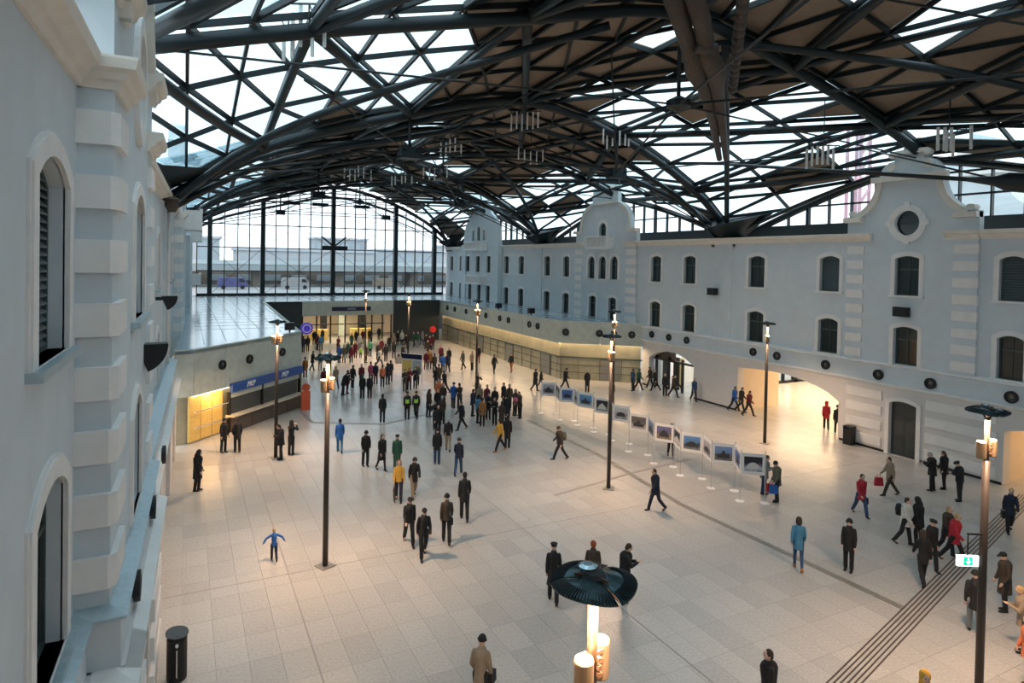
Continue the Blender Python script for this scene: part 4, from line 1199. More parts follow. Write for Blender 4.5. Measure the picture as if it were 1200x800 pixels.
# ================================================================== LAMP POSTS
def make_lamp():
    r = empty('street_lamp')
    M().box(-0.24, 0.24, -0.24, 0.24, 0, 0.025).build('base_plate', DRAIN, r)
    M().lathe([(0.09, 0.02), (0.085, 3.0), (0.075, 5.65)], 14).build('pole', POLEM, r, True)
    M().lathe([(0.055, 5.65), (0.052, 6.7)], 12).build('upper_pole', COPPER, r, True)
    for sx, sy in ((-0.19, -0.06), (0.19, 0.06)):
        d = M().lathe([(0.09, 5.72), (0.1, 5.74), (0.1, 6.09), (0.093, 6.1)], 18, (sx, sy, 0)).build('drum', DRUM, r)
        M().lathe([(0.088, 6.1), (0.088, 6.115)], 18, (sx, sy, 0)).build('drum_lens', LIT, d)
    m = M()
    for z in (5.8, 5.95, 6.05): m.box(-0.17, 0.17, -0.03, 0.03, z - 0.02, z + 0.02)
    for z in (5.85, 5.92, 6.0):
        for a in (0.4, 1.9, 3.5, 5.0): m.box(0.075 * math.cos(a) - 0.02, 0.075 * math.cos(a) + 0.02, 0.075 * math.sin(a) - 0.02, 0.075 * math.sin(a) + 0.02, z, z + 0.05)
    m.build('clamp', COPPER, r)
    # reflector: three curved finned wings round a hub
    for k in range(3):
        a0 = 2 * math.pi * k / 3 + 0.35; a1 = a0 + 2 * math.pi / 3 - 0.10
        up = M(); vs = []; nr, na = 6, 12
        for i in range(nr + 1):
            rr = 0.10 + 0.33 * i / nr
            for j in range(na + 1):
                t = a0 + (a1 - a0) * j / na
                bul = 0.035 * math.sin(math.pi * j / na)
                z = 6.84 - 0.075 * (i / nr) ** 2 + bul
                vs.append((rr * math.cos(t), rr * math.sin(t), z))
        n1 = na + 1; n = len(vs)
        vs += [(x, y, z - 0.018) for x, y, z in vs]
        fs = []
        for i in range(nr):
            for j in range(na):
                a = i * n1 + j
                fs.append((a, a + n1, a + n1 + 1, a + 1)); fs.append((a + n, a + 1 + n, a + n1 + 1 + n, a + n1 + n))
        bd = [j for j in range(n1)] + [i * n1 + na for i in range(1, nr + 1)] + [nr * n1 + j for j in range(na - 1, -1, -1)] + [i * n1 for i in range(nr - 1, 0, -1)]
        for i in range(len(bd)):
            a, b = bd[i], bd[(i + 1) % len(bd)]
            fs.append((a, b, b + n, a + n))
        w = M().add(vs, fs).build('reflector_wing', DISH, r, True)
        fn = M()
        for j in range(26):
            t = a0 + (a1 - a0) * (j + 0.5) / 26
            bul = 0.035 * math.sin(math.pi * (j + 0.5) / 26)
            for r0, r1 in ((0.30, 0.435),):
                p = [(q * math.cos(t), q * math.sin(t), 6.852 - 0.075 * ((q - 0.1) / 0.33) ** 2 + bul) for q in (r0, r1)]
                fn.bar(p[0], p[1], 0.007, 0.014)
        fn.build('fin', DISHU if False else STEEL, w)
        sh = M(); vs2 = []
        for (rr, dz) in ((0.14, -0.03), (0.40, -0.08)):
            for j in range(9):
                t = a0 + 0.06 + (a1 - a0 - 0.12) * j / 8
                vs2.append((rr * math.cos(t), rr * math.sin(t), 6.815 + dz + 0.03 * math.sin(math.pi * j / 8)))
        sh.add(vs2, [(j, j + 1, j + 10, j + 9) for j in range(8)]).build('mirror_facet', DISHU, w)
    M().lathe([(0.06, 6.62), (0.11, 6.72), (0.13, 6.86), (0.10, 6.9)], 16).build('hub', BLACK, r)
    M().lathe([(0.085, 6.9), (0.095, 6.915), (0.05, 6.935)], 18, (0.02, 0.10, 0)).build('hub_mirror', mat('pale_blue_mirror', (0.45, 0.6, 0.66), 0.15, 0.7), r)
    for a in (0.4, 2.4, 4.6): M().bar((0, 0, 6.86), (0.2 * math.cos(a), 0.2 * math.sin(a), 6.87), 0.025).build('arm', COPPER, r)
    l = bpy.data.lights.new('lamp_light', 'AREA'); l.shape = 'DISK'; l.size = 0.75; l.energy = LAMP_W; l.color = LAMP_COL; l.spread = 2.25
    lo = bpy.data.objects.new('lamp_light', l); COL.objects.link(lo); lo.parent = r; lo.location = (0, 0, 6.58)
    return r
lamps = [((3.70, 5.30), 'nearest lamp post, its finned reflector seen from above at the bottom centre'),
         ((4.14, 21.07), 'tall dark lamp post standing alone on the left of the floor, behind the child'),
         ((4.11, 33.65), 'lamp post beside the ticket counter on the left'),
         ((16.45, 8.05), 'lamp post at the right edge carrying a green exit sign'),
         ((16.89, 23.22), 'lamp post in the middle of the floor in front of the row of photo panels'),
         ((29.39, 25.61), 'lamp post near the wide right passage arch'),
         ((20.9, 46.88), 'lamp post beside the dense group of visitors, before the right pavilion'),
         ((18.61, 57.47), 'lamp post in the far crowd, left of the small information board'),
         ((16.2, 63.9), 'farthest lamp post, in front of the glass doors of the back wall'),
         ((25.8, 35.2), 'lamp post behind the photo panels whose head overlaps the bell gable windows')]
LP0 = make_lamp()
for k, ((x, y), lb) in enumerate(lamps):
    o = LP0 if k == 0 else copy_tree(LP0)
    o.location = (x, y, 0); o.rotation_euler = (0, 0, (0.25, 0.4, 0.2, -0.35, 0.9, 0.5, 0.1, 0.4, 0.9, 0.3)[k])
    tag(o, lb, 'lamp post', 'lamp posts in the hall')
# exit sign on the right lamp post
def exit_sign(P, rz, w, label, hang=True):
    t = thing('exit_sign', label, 'sign', P, rz)
    h = w * 0.5
    M().box(-w / 2, w / 2, -0.03, 0.03, -h / 2, h / 2).build('sign_case', mat('sign_white_lit', (0.9, 0.95, 0.95), 0.4, emit=(0.85, 1.0, 0.95, 1.6)), t)
    g = M().box(-w * 0.22, w * 0.2, -0.036, -0.03, -h * 0.42, h * 0.42).build('green_field', mat('sign_green_lit', (0.0, 0.4, 0.25), 0.4, emit=(0.0, 0.55, 0.32, 1.0)), t)
    a = M().ext([[(-0.03 * w, h * 0.3), (0.03 * w, h * 0.3), (0.03 * w, 0), (0.12 * w, 0), (0, -h * 0.32), (-0.12 * w, 0), (-0.03 * w, 0)]], 0.036, 0.042, lambda x, z, d: (x, -d, z)).build('arrow', mat('sign_white_lit', (0.9, 0.95, 0.95)), g)
    if hang:
        M().bar((0, 0, h / 2), (0, 0, h / 2 + 0.5), 0.02).build('hanger', BLACK, t)
        M().bar((-0.02, 0, h / 2 + 0.5), (w * 0.5 + 0.16, 0, h / 2 + 0.5), 0.035).build('arm', BLACK, t)
    return t
exit_sign((16.10, 8.2, 3.33), -0.5, 0.48, 'green and white lit exit sign hung on an arm of the right lamp post')
exit_sign((34.9, 16.25, 2.72), math.pi * 0.02, 0.5, 'green and white lit exit sign inside the right edge archway', False)
exit_sign((38.1, 32.2, 3.35), 0, 0.45, 'small lit sign on the cream wall inside the wide passage arch', False)
# ---------------------------------------------------------------- bins, red post, boards
P = gp(207, 795)
t = thing('waste_bin', 'tall black cylindrical bin with a slanted lid at the bottom left', 'bin', P)
M().lathe([(0.2, 0), (0.22, 0.03), (0.22, 0.98), (0.2, 1.0)], 24).build('bin_body', BLACK, t)
m = M().lathe([(0.25, -0.012), (0.25, 0.012)], 24); q = m.build('lid', mat('bin_lid_grey', (0.06, 0.065, 0.07), 0.35, 0.4), t); q.location = (0, 0, 1.1); q.rotation_euler = (0.12, 0.1, 0)
M().box(-0.012, 0.012, -0.235, -0.215, 0.15, 0.8).build('front_strip', DISHU, t)
M().ext([oval(0, 0.9, 0.035, 0.05, 8)], 0.222, 0.232, lambda a, b, d: (a, -d, b)).build('bin_emblem', WHITEM, t)
for a in (0.5, 2.6, 4.7): M().bar((0.17 * math.cos(a), 0.17 * math.sin(a), 0.98), (0.17 * math.cos(a), 0.17 * math.sin(a), 1.1), 0.03).build('lid_post', BLACK, t)
P = gp(998, 524)
t = thing('waste_bin', 'small black rectangular bin against the wall beside the wide passage arch', 'bin', (33.75, 23.5, 0), math.pi / 2)
M().box(-0.25, 0.25, -0.2, 0.2, 0, 0.9).build('bin_body', BLACK, t); M().box(-0.27, 0.27, -0.22, 0.22, 1.0, 1.05).build('lid', BLACK, t)
m = M()
for sx in (-0.24, 0.24): m.box(sx - 0.02, sx + 0.02, -0.2, 0.2, 0.9, 1.0)
m.build('lid_post', BLACK, t)
P = gp(358, 480)
t = thing('red_post', 'orange-red free-standing post at the end of the ticket counter', 'post', P)
M().box(-0.28, 0.28, -0.12, 0.12, 0, 1.25).build('post_body', mat('orange_red', (0.62, 0.10, 0.04), 0.45), t)
M().ext([oval(0, 1.5, 0.26, 0.26, 16)], 0.06, 0.12, lambda a, b, d: (a, -d, b)).build('post_disc', mat('orange_red', (0, 0, 0)), t)
M().box(-0.05, 0.05, -0.05, 0.05, 1.2, 1.4).build('neck', BLACK, t)
A = gp(471, 447); B = gp(494.5, 449.5)
d = (B - A); L = d.length
t = thing('information_board', 'free-standing information board with a navy header in the crowd', 'sign', A, math.atan2(d.y, d.x))
M().box(0, L, -0.06, 0.06, 0.75, 2.35).build('board', POSTW, t)
M().box(0, L, -0.08, -0.06, 1.95, 2.35).build('header', NAVY, t)
M().box(0.08, L * 0.5, -0.075, -0.06, 0.85, 1.85).build('map_print', YEL, t)
M().box(L * 0.55, L - 0.08, -0.075, -0.06, 0.85, 1.85).build('text_print', FLASH, t)
for x in (0.02, L - 0.02): M().box(x - 0.04, x + 0.04, -0.04, 0.04, 0, 2.4).build('post', DISHU, t)
t = thing('red_round_sign', 'bright red round sign before the dark panel of the far right corner', 'sign', gp(507, 401))
M().bar((0, 0, 0), (0, 0, 1.2), 0.08).build('post', BLACK, t)
M().ext([oval(0, 1.6, 0.38, 0.38, 20)], -0.1, 0.1, lambda a, b, d: (a, d, b)).build('sign_disc', mat('bright_red', (0.6, 0.02, 0.02), 0.4, emit=(0.6, 0.02, 0.02, 0.15)), t)

# photo panels -------------------------------------------------------
def print_mat(k, sky, ground, obj):
    m = bpy.data.materials.new('photo_print_%d' % k); m.use_nodes = True
    t = m.node_tree; b = t.nodes['Principled BSDF']; b.inputs['Roughness'].default_value = 0.4
    tc = t.nodes.new('ShaderNodeTexCoord'); sp = t.nodes.new('ShaderNodeSeparateXYZ'); t.links.new(tc.outputs['Object'], sp.inputs[0])
    n = t.nodes.new('ShaderNodeTexNoise'); n.inputs['Scale'].default_value = 5 + k; t.links.new(tc.outputs['Object'], n.inputs['Vector'])
    ad = t.nodes.new('ShaderNodeMath'); ad.operation = 'MULTIPLY_ADD'; ad.inputs[1].default_value = 0.45; t.links.new(n.outputs['Fac'], ad.inputs[0]); t.links.new(sp.outputs['Z'], ad.inputs[2])
    r = t.nodes.new('ShaderNodeValToRGB')
    e = r.color_ramp.elements
    e[0].position = 0.0; e[0].color = (*ground, 1); e[1].position = 1.0; e[1].color = (*sky, 1)
    x = e.new(0.35); x.color = (*obj, 1); x = e.new(0.5); x.color = (*[c * 0.4 for c in obj], 1); x = e.new(0.62); x.color = (*[c * 0.8 for c in sky], 1)
    mp = t.nodes.new('ShaderNodeMapRange'); mp.inputs[1].default_value = 1.45; mp.inputs[2].default_value = 2.15
    t.links.new(ad.outputs[0], mp.inputs[0]); t.links.new(mp.outputs[0], r.inputs[0]); t.links.new(r.outputs[0], b.inputs['Base Color'])
    return m
pal = [((.45, .45, .5), (.5, .5, .5), (.2, .18, .25)), ((.1, .18, .45), (.06, .1, .3), (.3, .4, .6)), ((.15, .35, .6), (.4, .35, .25), (.3, .45, .6)),
       ((.02, .02, .02), (.3, .3, .3), (.25, .2, .15)), ((.6, .6, .6), (.04, .04, .04), (.5, .5, .55)), ((.15, .13, .12), (.35, .3, .28), (.5, .45, .4)),
       ((.15, .15, .3), (.06, .05, .05), (.35, .28, .2)), ((.12, .28, .55), (.4, .38, .35), (.05, .08, .1)), ((.2, .32, .55), (.08, .06, .05), (.2, .2, .18)),
       ((.02, .02, .03), (.03, .04, .03), (.55, .55, .6))]
lbl = ['photo panel farthest from the viewer, showing a purple-grey lattice', 'second photo panel from the far end, with a blue printed picture', 'third photo panel from the far end, with a sand and blue picture',
       'black photo panel just left of the middle lamp post', 'black and white photo panel just right of the middle lamp post', 'brown photo panel with two stacked pictures, sixth from the far end',
       'photo panel in front of the dark-clad visitor, showing a brown peaked building', 'photo panel with a dark dome under a blue sky', 'second nearest photo panel, a grey building under a blue sky', 'nearest photo panel, a white shape on a black ground']
bases = [((633.5, 484), (651, 485)), ((655.5, 492), (672.5, 493)), ((676.5, 498), (695, 501.5)), ((696, 506), (714, 509)), ((717, 516), (737.5, 520)),
         ((736.5, 529), (759, 533)), ((766, 543), (789, 547)), ((797, 557), (823, 561)), ((833, 572), (860.5, 575)), ((867, 587), (896, 589.5))]
def panel(A, B, k, label, poles=True, nm='photo_panel'):
    d = B - A; L = d.length
    t = thing(nm, label, 'display panel', A, math.atan2(d.y, d.x), 'photo panels of the exhibition row' if poles else 'side panels of the exhibition row')
    e = 0.03 if poles else 0.06
    M().box(e, L - e, -0.015, 0.015, 1.18, 2.08).build('board', POSTW, t)
    M().box(0.13 if L > 0.6 else e + 0.05, L - (0.13 if L > 0.6 else e + 0.05), -0.022, -0.015, 1.32, 1.94).build('photo_print', print_mat(k, *pal[k % 10]), t)
    if L > 0.6:
        c_ = L / 2; w_ = L * 0.27
        shp = [[(c_ - w_, 1.42), (c_ + w_, 1.42), (c_ + w_ * 0.8, 1.6), (c_, 1.8), (c_ - w_ * 0.8, 1.6)],
               [(c_ + w_ * math.cos(math.pi * q / 10), 1.45 + 0.25 * math.sin(math.pi * q / 10)) for q in range(11)],
               [(c_ - w_, 1.42), (c_ + w_, 1.42), (c_ + w_, 1.58), (c_ + w_ * 0.3, 1.62), (c_ + w_ * 0.2, 1.75), (c_ - w_ * 0.2, 1.75), (c_ - w_ * 0.3, 1.62), (c_ - w_, 1.58)]][k % 3 if k != 9 else 1]
        M().ext([shp], 0.022, 0.025, lambda a, b, d: (a, -d, b)).build('picture_shape', mat('picture_pale' if k in (3, 9) else 'picture_dark', (0.6, 0.6, 0.58) if k in (3, 9) else (0.04, 0.04, 0.05), 0.5), t)
    if poles:
        for x in (0.0, L):
            M().tube([(x, 0, 0), (x, 0, 2.2)], 0.018, 8).build('pole', DISHU, t)
            M().lathe([(0.2, 0), (0.2, 0.012), (0.03, 0.03)], 16, (x, 0, 0)).build('pole_foot', POSTW, t)
for k, (a, b) in enumerate(bases):
    panel(gp(*a), gp(*b), k, lbl[k])
ordn = ['farthest', 'second farthest', 'third farthest', 'fourth farthest', 'middle', 'fourth nearest', 'third nearest', 'second nearest', 'nearest']
for k in range(9):
    panel(gp(*bases[k][1]), gp(*bases[k + 1][0]), k + 3, 'narrow side panel of the exhibition zigzag, %s of nine' % ordn[k], False, 'side_panel')

# ================================================================== PEOPLE
def cap_tube(m, pts, rs, n=10, front=1.0):
    pts = [Vector(p) for p in pts]
    m.tube(pts, [(r, r * front) for r in rs], n)
    m.ball(pts[0], rs[0], n, 6); m.ball(pts[-1], rs[-1], n, 6)
def fuse(m, name, voxel, material, smooth=3):
    me = bpy.data.meshes.new('tmp'); me.from_pydata(m.v, [], m.f); me.update()
    ob = bpy.data.objects.new('tmp', me); COL.objects.link(ob)
    r = ob.modifiers.new('r', 'REMESH'); r.mode = 'VOXEL'; r.voxel_size = voxel; r.use_smooth_shade = True
    if smooth:
        s = ob.modifiers.new('s', 'SMOOTH'); s.iterations = smooth; s.factor = 0.5
    dg = bpy.context.evaluated_depsgraph_get()
    out = bpy.data.meshes.new_from_object(ob.evaluated_get(dg))
    bpy.data.objects.remove(ob); bpy.data.meshes.remove(me)
    out.name = name; out.materials.clear(); out.materials.append(material)
    return out
#         lean, (thighL, kneeL), (thighR, kneeR), armL(fwd, out, elbow, inward), armR, head pitch
POSES = {
 'stand': (2, (2, 4), (-3, 3), (4, 8, 12, 5), (-2, 8, 14, 5), 0),
 'easy':  (3, (8, 12), (-4, 2), (0, 12, 30, 18), (6, 9, 18, 6), 12),
 'front': (5, (3, 4), (-2, 4), (22, 6, 88, 32), (26, 6, 80, 30), 20),
 'photo': (2, (0, 3), (2, 3), (62, 12, 88, 26), (58, 12, 92, 26), 0),
 'walk':  (6, (26, 8), (-20, 14), (-18, 8, 20, 4), (22, 8, 26, 6), 4),
 'walk2': (6, (-14, 26), (20, 4), (18, 9, 24, 8), (-16, 9, 18, 4), 6),
 'step':  (4, (14, 6), (-12, 20), (-8, 8, 16, 4), (12, 8, 22, 5), 2),
 'run':   (10, (24, 20), (-16, 46), (-20, 62, 14, 0), (-24, 60, 12, 0), -4),
 'bend':  (24, (8, 10), (-6, 4), (40, 8, 50, 20), (36, 8, 60, 20), 22),
}
def joints(pose):
    lean, lL, lR, aL, aR, hp = POSES[pose]
    R = D2R
    J = {}
    P = Vector((0, 0, 0.94))
    J['pel'] = P
    feet = []
    for sx, (a, k), n in ((1, lL, 'L'), (-1, lR, 'R')):
        h = P + Vector((sx * 0.09, 0, -0.02))
        kn = h + Vector((sx * 0.01, -math.sin(a * R), -math.cos(a * R))) * 0.43
        b = (a - k) * R
        an = kn + Vector((0, -math.sin(b), -math.cos(b))) * 0.42
        ft = max(-0.9, min(0.35, -b * 0.9))
        J['leg' + n] = (h, kn, an, -b)
    low = min(J['legL'][2].z, J['legR'][2].z) - 0.085
    up = Vector((0, -math.sin(lean * R), math.cos(lean * R)))
    J['ch'] = P + up * 0.42; J['nk'] = P + up * 0.55
    J['up'] = up
    for sx, (s, b, e, i), n in ((1, aL, 'L'), (-1, aR, 'R')):
        sh = P + up * 0.462 + Vector((sx * 0.15, 0, -0.015))
        s2 = (s + lean * 0.0) * R
        el = sh + Vector((sx * math.sin(b * R), -math.sin(s2) * math.cos(b * R), -math.cos(s2) * math.cos(b * R))) * 0.285
        f = s2 + e * R
        fd = Vector((-sx * math.sin(i * R) + sx * math.sin(b * R) * math.cos(f) * 0.7, -math.sin(f) * math.cos(i * R), -math.cos(f) * math.cos(i * R))).normalized()
        wr = el + fd * 0.25
        J['arm' + n] = (sh, el, wr, fd)
    hd = Vector((0, -math.sin((lean + hp) * R), math.cos((lean + hp) * R)))
    J['head'] = J['nk'] + hd * 0.135 + Vector((0, -0.015, 0))
    J['hpitch'] = (lean + hp) * R
    for k, v in list(J.items()):
        if isinstance(v, Vector) and k not in ('up',): v.z -= low
        elif isinstance(v, tuple):
            for q in v[:3]: q.z -= low
    return J
JC = {p: None for p in POSES}
def head_mat(J): return Matrix.Rotation(J['hpitch'], 3, 'X')
CACHE = {}
SKIN = mat('skin_light', (0.62, 0.40, 0.30), 0.6)
def body_mesh(pose):
    J = joints(pose); m = M()
    H = J['head']; R = head_mat(J)
    def hp(x, y, z): return H + R @ Vector((x, y, z))
    m.ball(H, (0.08, 0.10, 0.117), 14, 10, R)
    m.ball(hp(0, -0.02, -0.055), (0.055, 0.066, 0.062), 12, 8, R)       # jaw
    m.ball(hp(0, -0.094, -0.012), (0.012, 0.02, 0.024), 8, 6, R)        # nose
    m.ball(hp(0, -0.082, -0.052), (0.024, 0.012, 0.008), 8, 6, R)       # lips
    for sx in (-1, 1): m.ball(hp(sx * 0.076, 0.008, -0.005), (0.012, 0.02, 0.03), 8, 6, R)
    cap_tube(m, [J['nk'] - J['up'] * 0.05, H - (R @ Vector((0, -0.01, 0.06)))], [0.052, 0.05])
    m.tube([J['pel'] - J['up'] * 0.06, J['pel'] + J['up'] * 0.12, J['ch'], J['nk'] - J['up'] * 0.02], [(0.10, 0.14), (0.09, 0.12), (0.10, 0.15), (0.05, 0.08)], 14)
    for n, sx in (('L', 1), ('R', -1)):
        h, k, a, b = J['leg' + n]
        cap_tube(m, [h, k], [0.07, 0.05]); cap_tube(m, [k, k.lerp(a, 0.35), a], [0.05, 0.05, 0.035])
        cap_tube(m, [a + Vector((0, 0.03, -0.05)), a + Vector((0, -0.13, -0.055))], [0.03, 0.028])
        s, e, w, fd = J['arm' + n]
        cap_tube(m, [s, e], [0.045, 0.036]); cap_tube(m, [e, w], [0.036, 0.026])
        # hand: palm, four fingers, thumb
        side = Vector((0, 0, 1)).cross(fd)
        side = Vector((1, 0, 0)) if side.length < 0.2 else side.normalized()
        side = Vector((0, -1, 0)) if abs(fd.z) > 0.7 else side      # thumb side faces forward when the arm hangs
        pn = fd.cross(side).normalized() * (-sx)
        pc = w + fd * 0.05
        m.tube([w, pc, w + fd * 0.09], [(0.024, 0.026), (0.018, 0.038), (0.016, 0.04)] if abs(fd.z) < 0.7 else [(0.026, 0.024), (0.038, 0.018), (0.04, 0.016)], 10)
        for q, (o, ln) in enumerate(((0.03, 0.072), (0.01, 0.08), (-0.01, 0.075), (-0.03, 0.058))):
            p0 = w + fd * 0.085 + side * o
            p1 = p0 + fd * ln * 0.5 + pn * 0.006; p2 = p1 + (fd * 0.8 + pn * 0.6).normalized() * ln * 0.5
            m.tube([p0 - fd * 0.02, p1, p2], [0.0095, 0.009, 0.007], 6)
        t0 = w + fd * 0.03 + side * 0.028
        m.tube([t0, t0 + (fd * 0.6 + side * 0.8).normalized() * 0.035, t0 + (fd * 0.6 + side * 0.8).normalized() * 0.035 + (fd + side * 0.2).normalized() * 0.03], [0.011, 0.010, 0.008], 6)
    return fuse(m, 'body', 0.0105, SKIN, 1)
def jacket_mesh(pose, length):
    J = joints(pose); m = M(); up = J['up']; P = J['pel']
    rr = [(0.14, 0.18), (0.125, 0.162), (0.135, 0.185), (0.128, 0.195), (0.095, 0.16), (0.065, 0.09)]
    pts = [P - Vector((0, 0, 0.10)), P + up * 0.12, P + up * 0.32, P + up * 0.44, P + up * 0.52, P + up * 0.575]
    if length == 'long':
        f = (J['legL'][1] + J['legR'][1]) / 2
        sp = abs(J['legL'][1].y - J['legR'][1].y)
        pts = [Vector((0, f.y * 0.8, P.z - 0.42)), Vector((0, f.y * 0.4, P.z - 0.2))] + pts[1:]
        rr = [(0.13 + sp * 0.42, 0.19), (0.135 + sp * 0.2, 0.18)] + rr[1:]
    elif length == 'mid':
        pts = [P - Vector((0, 0, 0.24))] + pts[1:]; rr = [(0.15, 0.19)] + rr[1:]
    m.tube(pts, rr, 18)
    for n in 'LR':
        s, e, w, fd = J['arm' + n]
        cap_tube(m, [s, s.lerp(e, 0.5), e], [0.066, 0.066, 0.060]); cap_tube(m, [e, w - fd * 0.015], [0.060, 0.046])
    H = J['nk']
    m.tube([H - up * 0.03, H + up * 0.035], [0.078, 0.07], 14)
    return fuse(m, 'jacket', 0.016, BLACK, 2)
def trousers_mesh(pose, slim):
    J = joints(pose); m = M()
    m.tube([J['pel'] - Vector((0, 0, 0.12)), J['pel'] + J['up'] * 0.08], [(0.115, 0.15), (0.11, 0.145)], 16)
    for n in 'LR':
        h, k, a, b = J['leg' + n]
        r = (0.085, 0.06, 0.045) if slim else (0.096, 0.074, 0.066)
        cap_tube(m, [h, k], [r[0], r[1]]); cap_tube(m, [k, a + (k - a) * 0.06], [r[1], r[2]])
    return fuse(m, 'trousers', 0.016, BLACK, 2)
def shoe_mesh(pose, n):
    J = joints(pose); h, k, a, b = J['leg' + n]
    m = M(); b = max(-0.5, min(0.9, b)) if b > 0.25 else 0
    R = Matrix.Rotation(b, 3, 'X')
    def q(y, z): return a + R @ Vector((0, y, z))
    m.tube([q(0.075, -0.045), q(0.03, -0.04), q(-0.06, -0.05), q(-0.15, -0.055), q(-0.185, -0.06)], [(0.03, 0.034), (0.043, 0.042), (0.037, 0.046), (0.028, 0.045), (0.016, 0.03)], 10)
    m.tube([q(0.0, -0.05), q(0.0, 0.05)], [0.046, 0.048], 10)
    return fuse(m, 'shoe', 0.012, BLACK, 2)
HM = {}
def head_piece(kind):
    if kind in HM: return HM[kind]
    m = M(); nm = {'hood': 'hood', 'cap': 'cap', 'flat': 'flat_cap', 'beanie': 'knit_hat'}.get(kind, 'hair')
    if kind in ('short', 'thin'):
        m.ball((0, 0.018, 0.022), (0.083, 0.092, 0.098), 16, 10); m.ball((0, 0.04, -0.03), (0.07, 0.07, 0.07), 12, 8)
    elif kind == 'long':
        m.ball((0, 0.02, 0.022), (0.088, 0.096, 0.10), 16, 10)
        m.tube([(0, 0.035, 0.02), (0, 0.055, -0.10), (0, 0.06, -0.20)], [(0.075, 0.085), (0.062, 0.088), (0.03, 0.07)], 14)
        for s in (-1, 1): m.tube([(s * 0.07, 0.01, 0.0), (s * 0.075, 0.01, -0.12)], [0.026, 0.018], 8)
    elif kind == 'beanie':
        m.ball((0, 0.008, 0.036), (0.088, 0.100, 0.096), 16, 10); m.tube([(0, 0.01, 0.0), (0, 0.0, 0.04)], [(0.104, 0.092), (0.104, 0.092)], 18)
    elif kind == 'cap':
        m.ball((0, 0.006, 0.04), (0.086, 0.098, 0.085), 16, 10)
        m.tube([(0, -0.07, 0.045), (0, -0.155, 0.03)], [(0.012, 0.07), (0.009, 0.045)], 12)
    elif kind == 'flat':
        m.ball((0, -0.005, 0.075), (0.105, 0.12, 0.04), 16, 8); m.ball((0, 0.01, 0.04), (0.084, 0.096, 0.07), 16, 8)
        m.tube([(0, -0.08, 0.055), (0, -0.14, 0.045)], [(0.012, 0.07), (0.008, 0.05)], 12)
    elif kind == 'hood':
        m.ball((0, 0.03, 0.02), (0.105, 0.105, 0.12), 16, 10); m.tube([(0, 0.03, 0.0), (0, 0.05, -0.16)], [(0.09, 0.10), (0.09, 0.12)], 14)
    HM[kind] = fuse(m, nm, 0.009, BLACK, 2)
    return HM[kind]
def eyes_mesh():
    m = M()
    for s in (-1, 1):
        m.ball((s * 0.03, -0.092, 0.008), (0.013, 0.008, 0.007), 8, 6); m.box(s * 0.03 - 0.018, s * 0.03 + 0.018, -0.094, -0.086, 0.022, 0.027)
    return m.mesh('eyes', mat('eye_dark', (0.03, 0.02, 0.02), 0.4))
EYES = eyes_mesh()
def cached(k, fn, *a):
    if k not in CACHE: CACHE[k] = fn(*a)
    return CACHE[k]
PAL = dict(K=(0.012, 0.012, 0.014), N=(0.015, 0.02, 0.04), B=(0.02, 0.12, 0.42), C=(0.06, 0.22, 0.36), G=(0.03, 0.10, 0.06), L=(0.05, 0.30, 0.16), R=(0.42, 0.02, 0.035), M=(0.12, 0.012, 0.025), Y=(0.66, 0.36, 0.05),
           O=(0.62, 0.17, 0.07), T=(0.30, 0.23, 0.16), W=(0.62, 0.60, 0.55), E=(0.22, 0.23, 0.24), D=(0.05, 0.035, 0.025), V=(0.45, 0.80, 0.10), P=(0.50, 0.10, 0.18), J=(0.03, 0.07, 0.15), A=(0.35, 0.15, 0.05), F=(0.10, 0.11, 0.08),
           h=(0.05, 0.03, 0.02), b=(0.02, 0.015, 0.012), f=(0.45, 0.30, 0.14), g=(0.40, 0.38, 0.36), r=(0.35, 0.08, 0.02), s=(0.62, 0.40, 0.30))
def cm(c):
    nm = 'cloth_' + {'K': 'black', 'N': 'midnight', 'B': 'bright_blue', 'C': 'steel_blue', 'G': 'dark_green', 'L': 'green', 'R': 'red', 'M': 'maroon', 'Y': 'mustard', 'O': 'orange', 'T': 'tan', 'W': 'cream', 'E': 'grey', 'D': 'dark_brown', 'V': 'hi_vis', 'P': 'pink', 'J': 'denim', 'A': 'rust', 'F': 'olive',
                     'h': 'brown_hair', 'b': 'black_hair', 'f': 'fair_hair', 'g': 'grey_hair', 'r': 'red_hair', 's': 'bare_skin'}[c]
    return mat(nm, PAL[c], 0.8, noise=0.12, nscale=20)
def world_heading(px, py, h):
    P = gp(px, py)
    phi = math.atan2(P.y, P.x)
    return P, phi + math.pi + h * D2R
def person(px, py, h, pose, coat, cc, lc, hair, hc, label, grp=None, scale=1.0, slim=False, shoe='K'):
    P, th = world_heading(px, py, h)
    r = thing('person', label, 'person', P, th + math.pi / 2, grp)
    r.scale = (scale,) * 3
    J = cached(('J', pose), joints, pose)
    link('body', cached(('body', pose), body_mesh, pose), r)
    q = link('jacket' if coat != 'long' else 'coat', cached(('jk', pose, coat), jacket_mesh, pose, coat), r); setmat(q, cm(cc))
    q = link('trousers', cached(('tr', pose, slim), trousers_mesh, pose, slim), r); setmat(q, cm(lc))
    for n in 'LR':
        q = link('shoe', cached(('sh', pose, n), shoe_mesh, pose, n), r); setmat(q, cm(shoe))
    q = link(head_piece(hair).name.split('.')[0], head_piece(hair), r); setmat(q, cm(hc))
    q.location = J['head']; q.rotation_euler = (J['hpitch'], 0, 0); q.scale = (1.06, 1.06, 1.06)
    if py > 470:
        q = link('eyes', EYES, r, J['head']); q.rotation_euler = (J['hpitch'], 0, 0)
    return r
def hand_pos(r, pose, n, sc=1.0):
    J = cached(('J', pose), joints, pose)
    w = J['arm' + n][2] + J['arm' + n][3] * 0.1
    return r.location + Matrix.Rotation(r.rotation_euler[2], 3, 'Z') @ (w * sc)
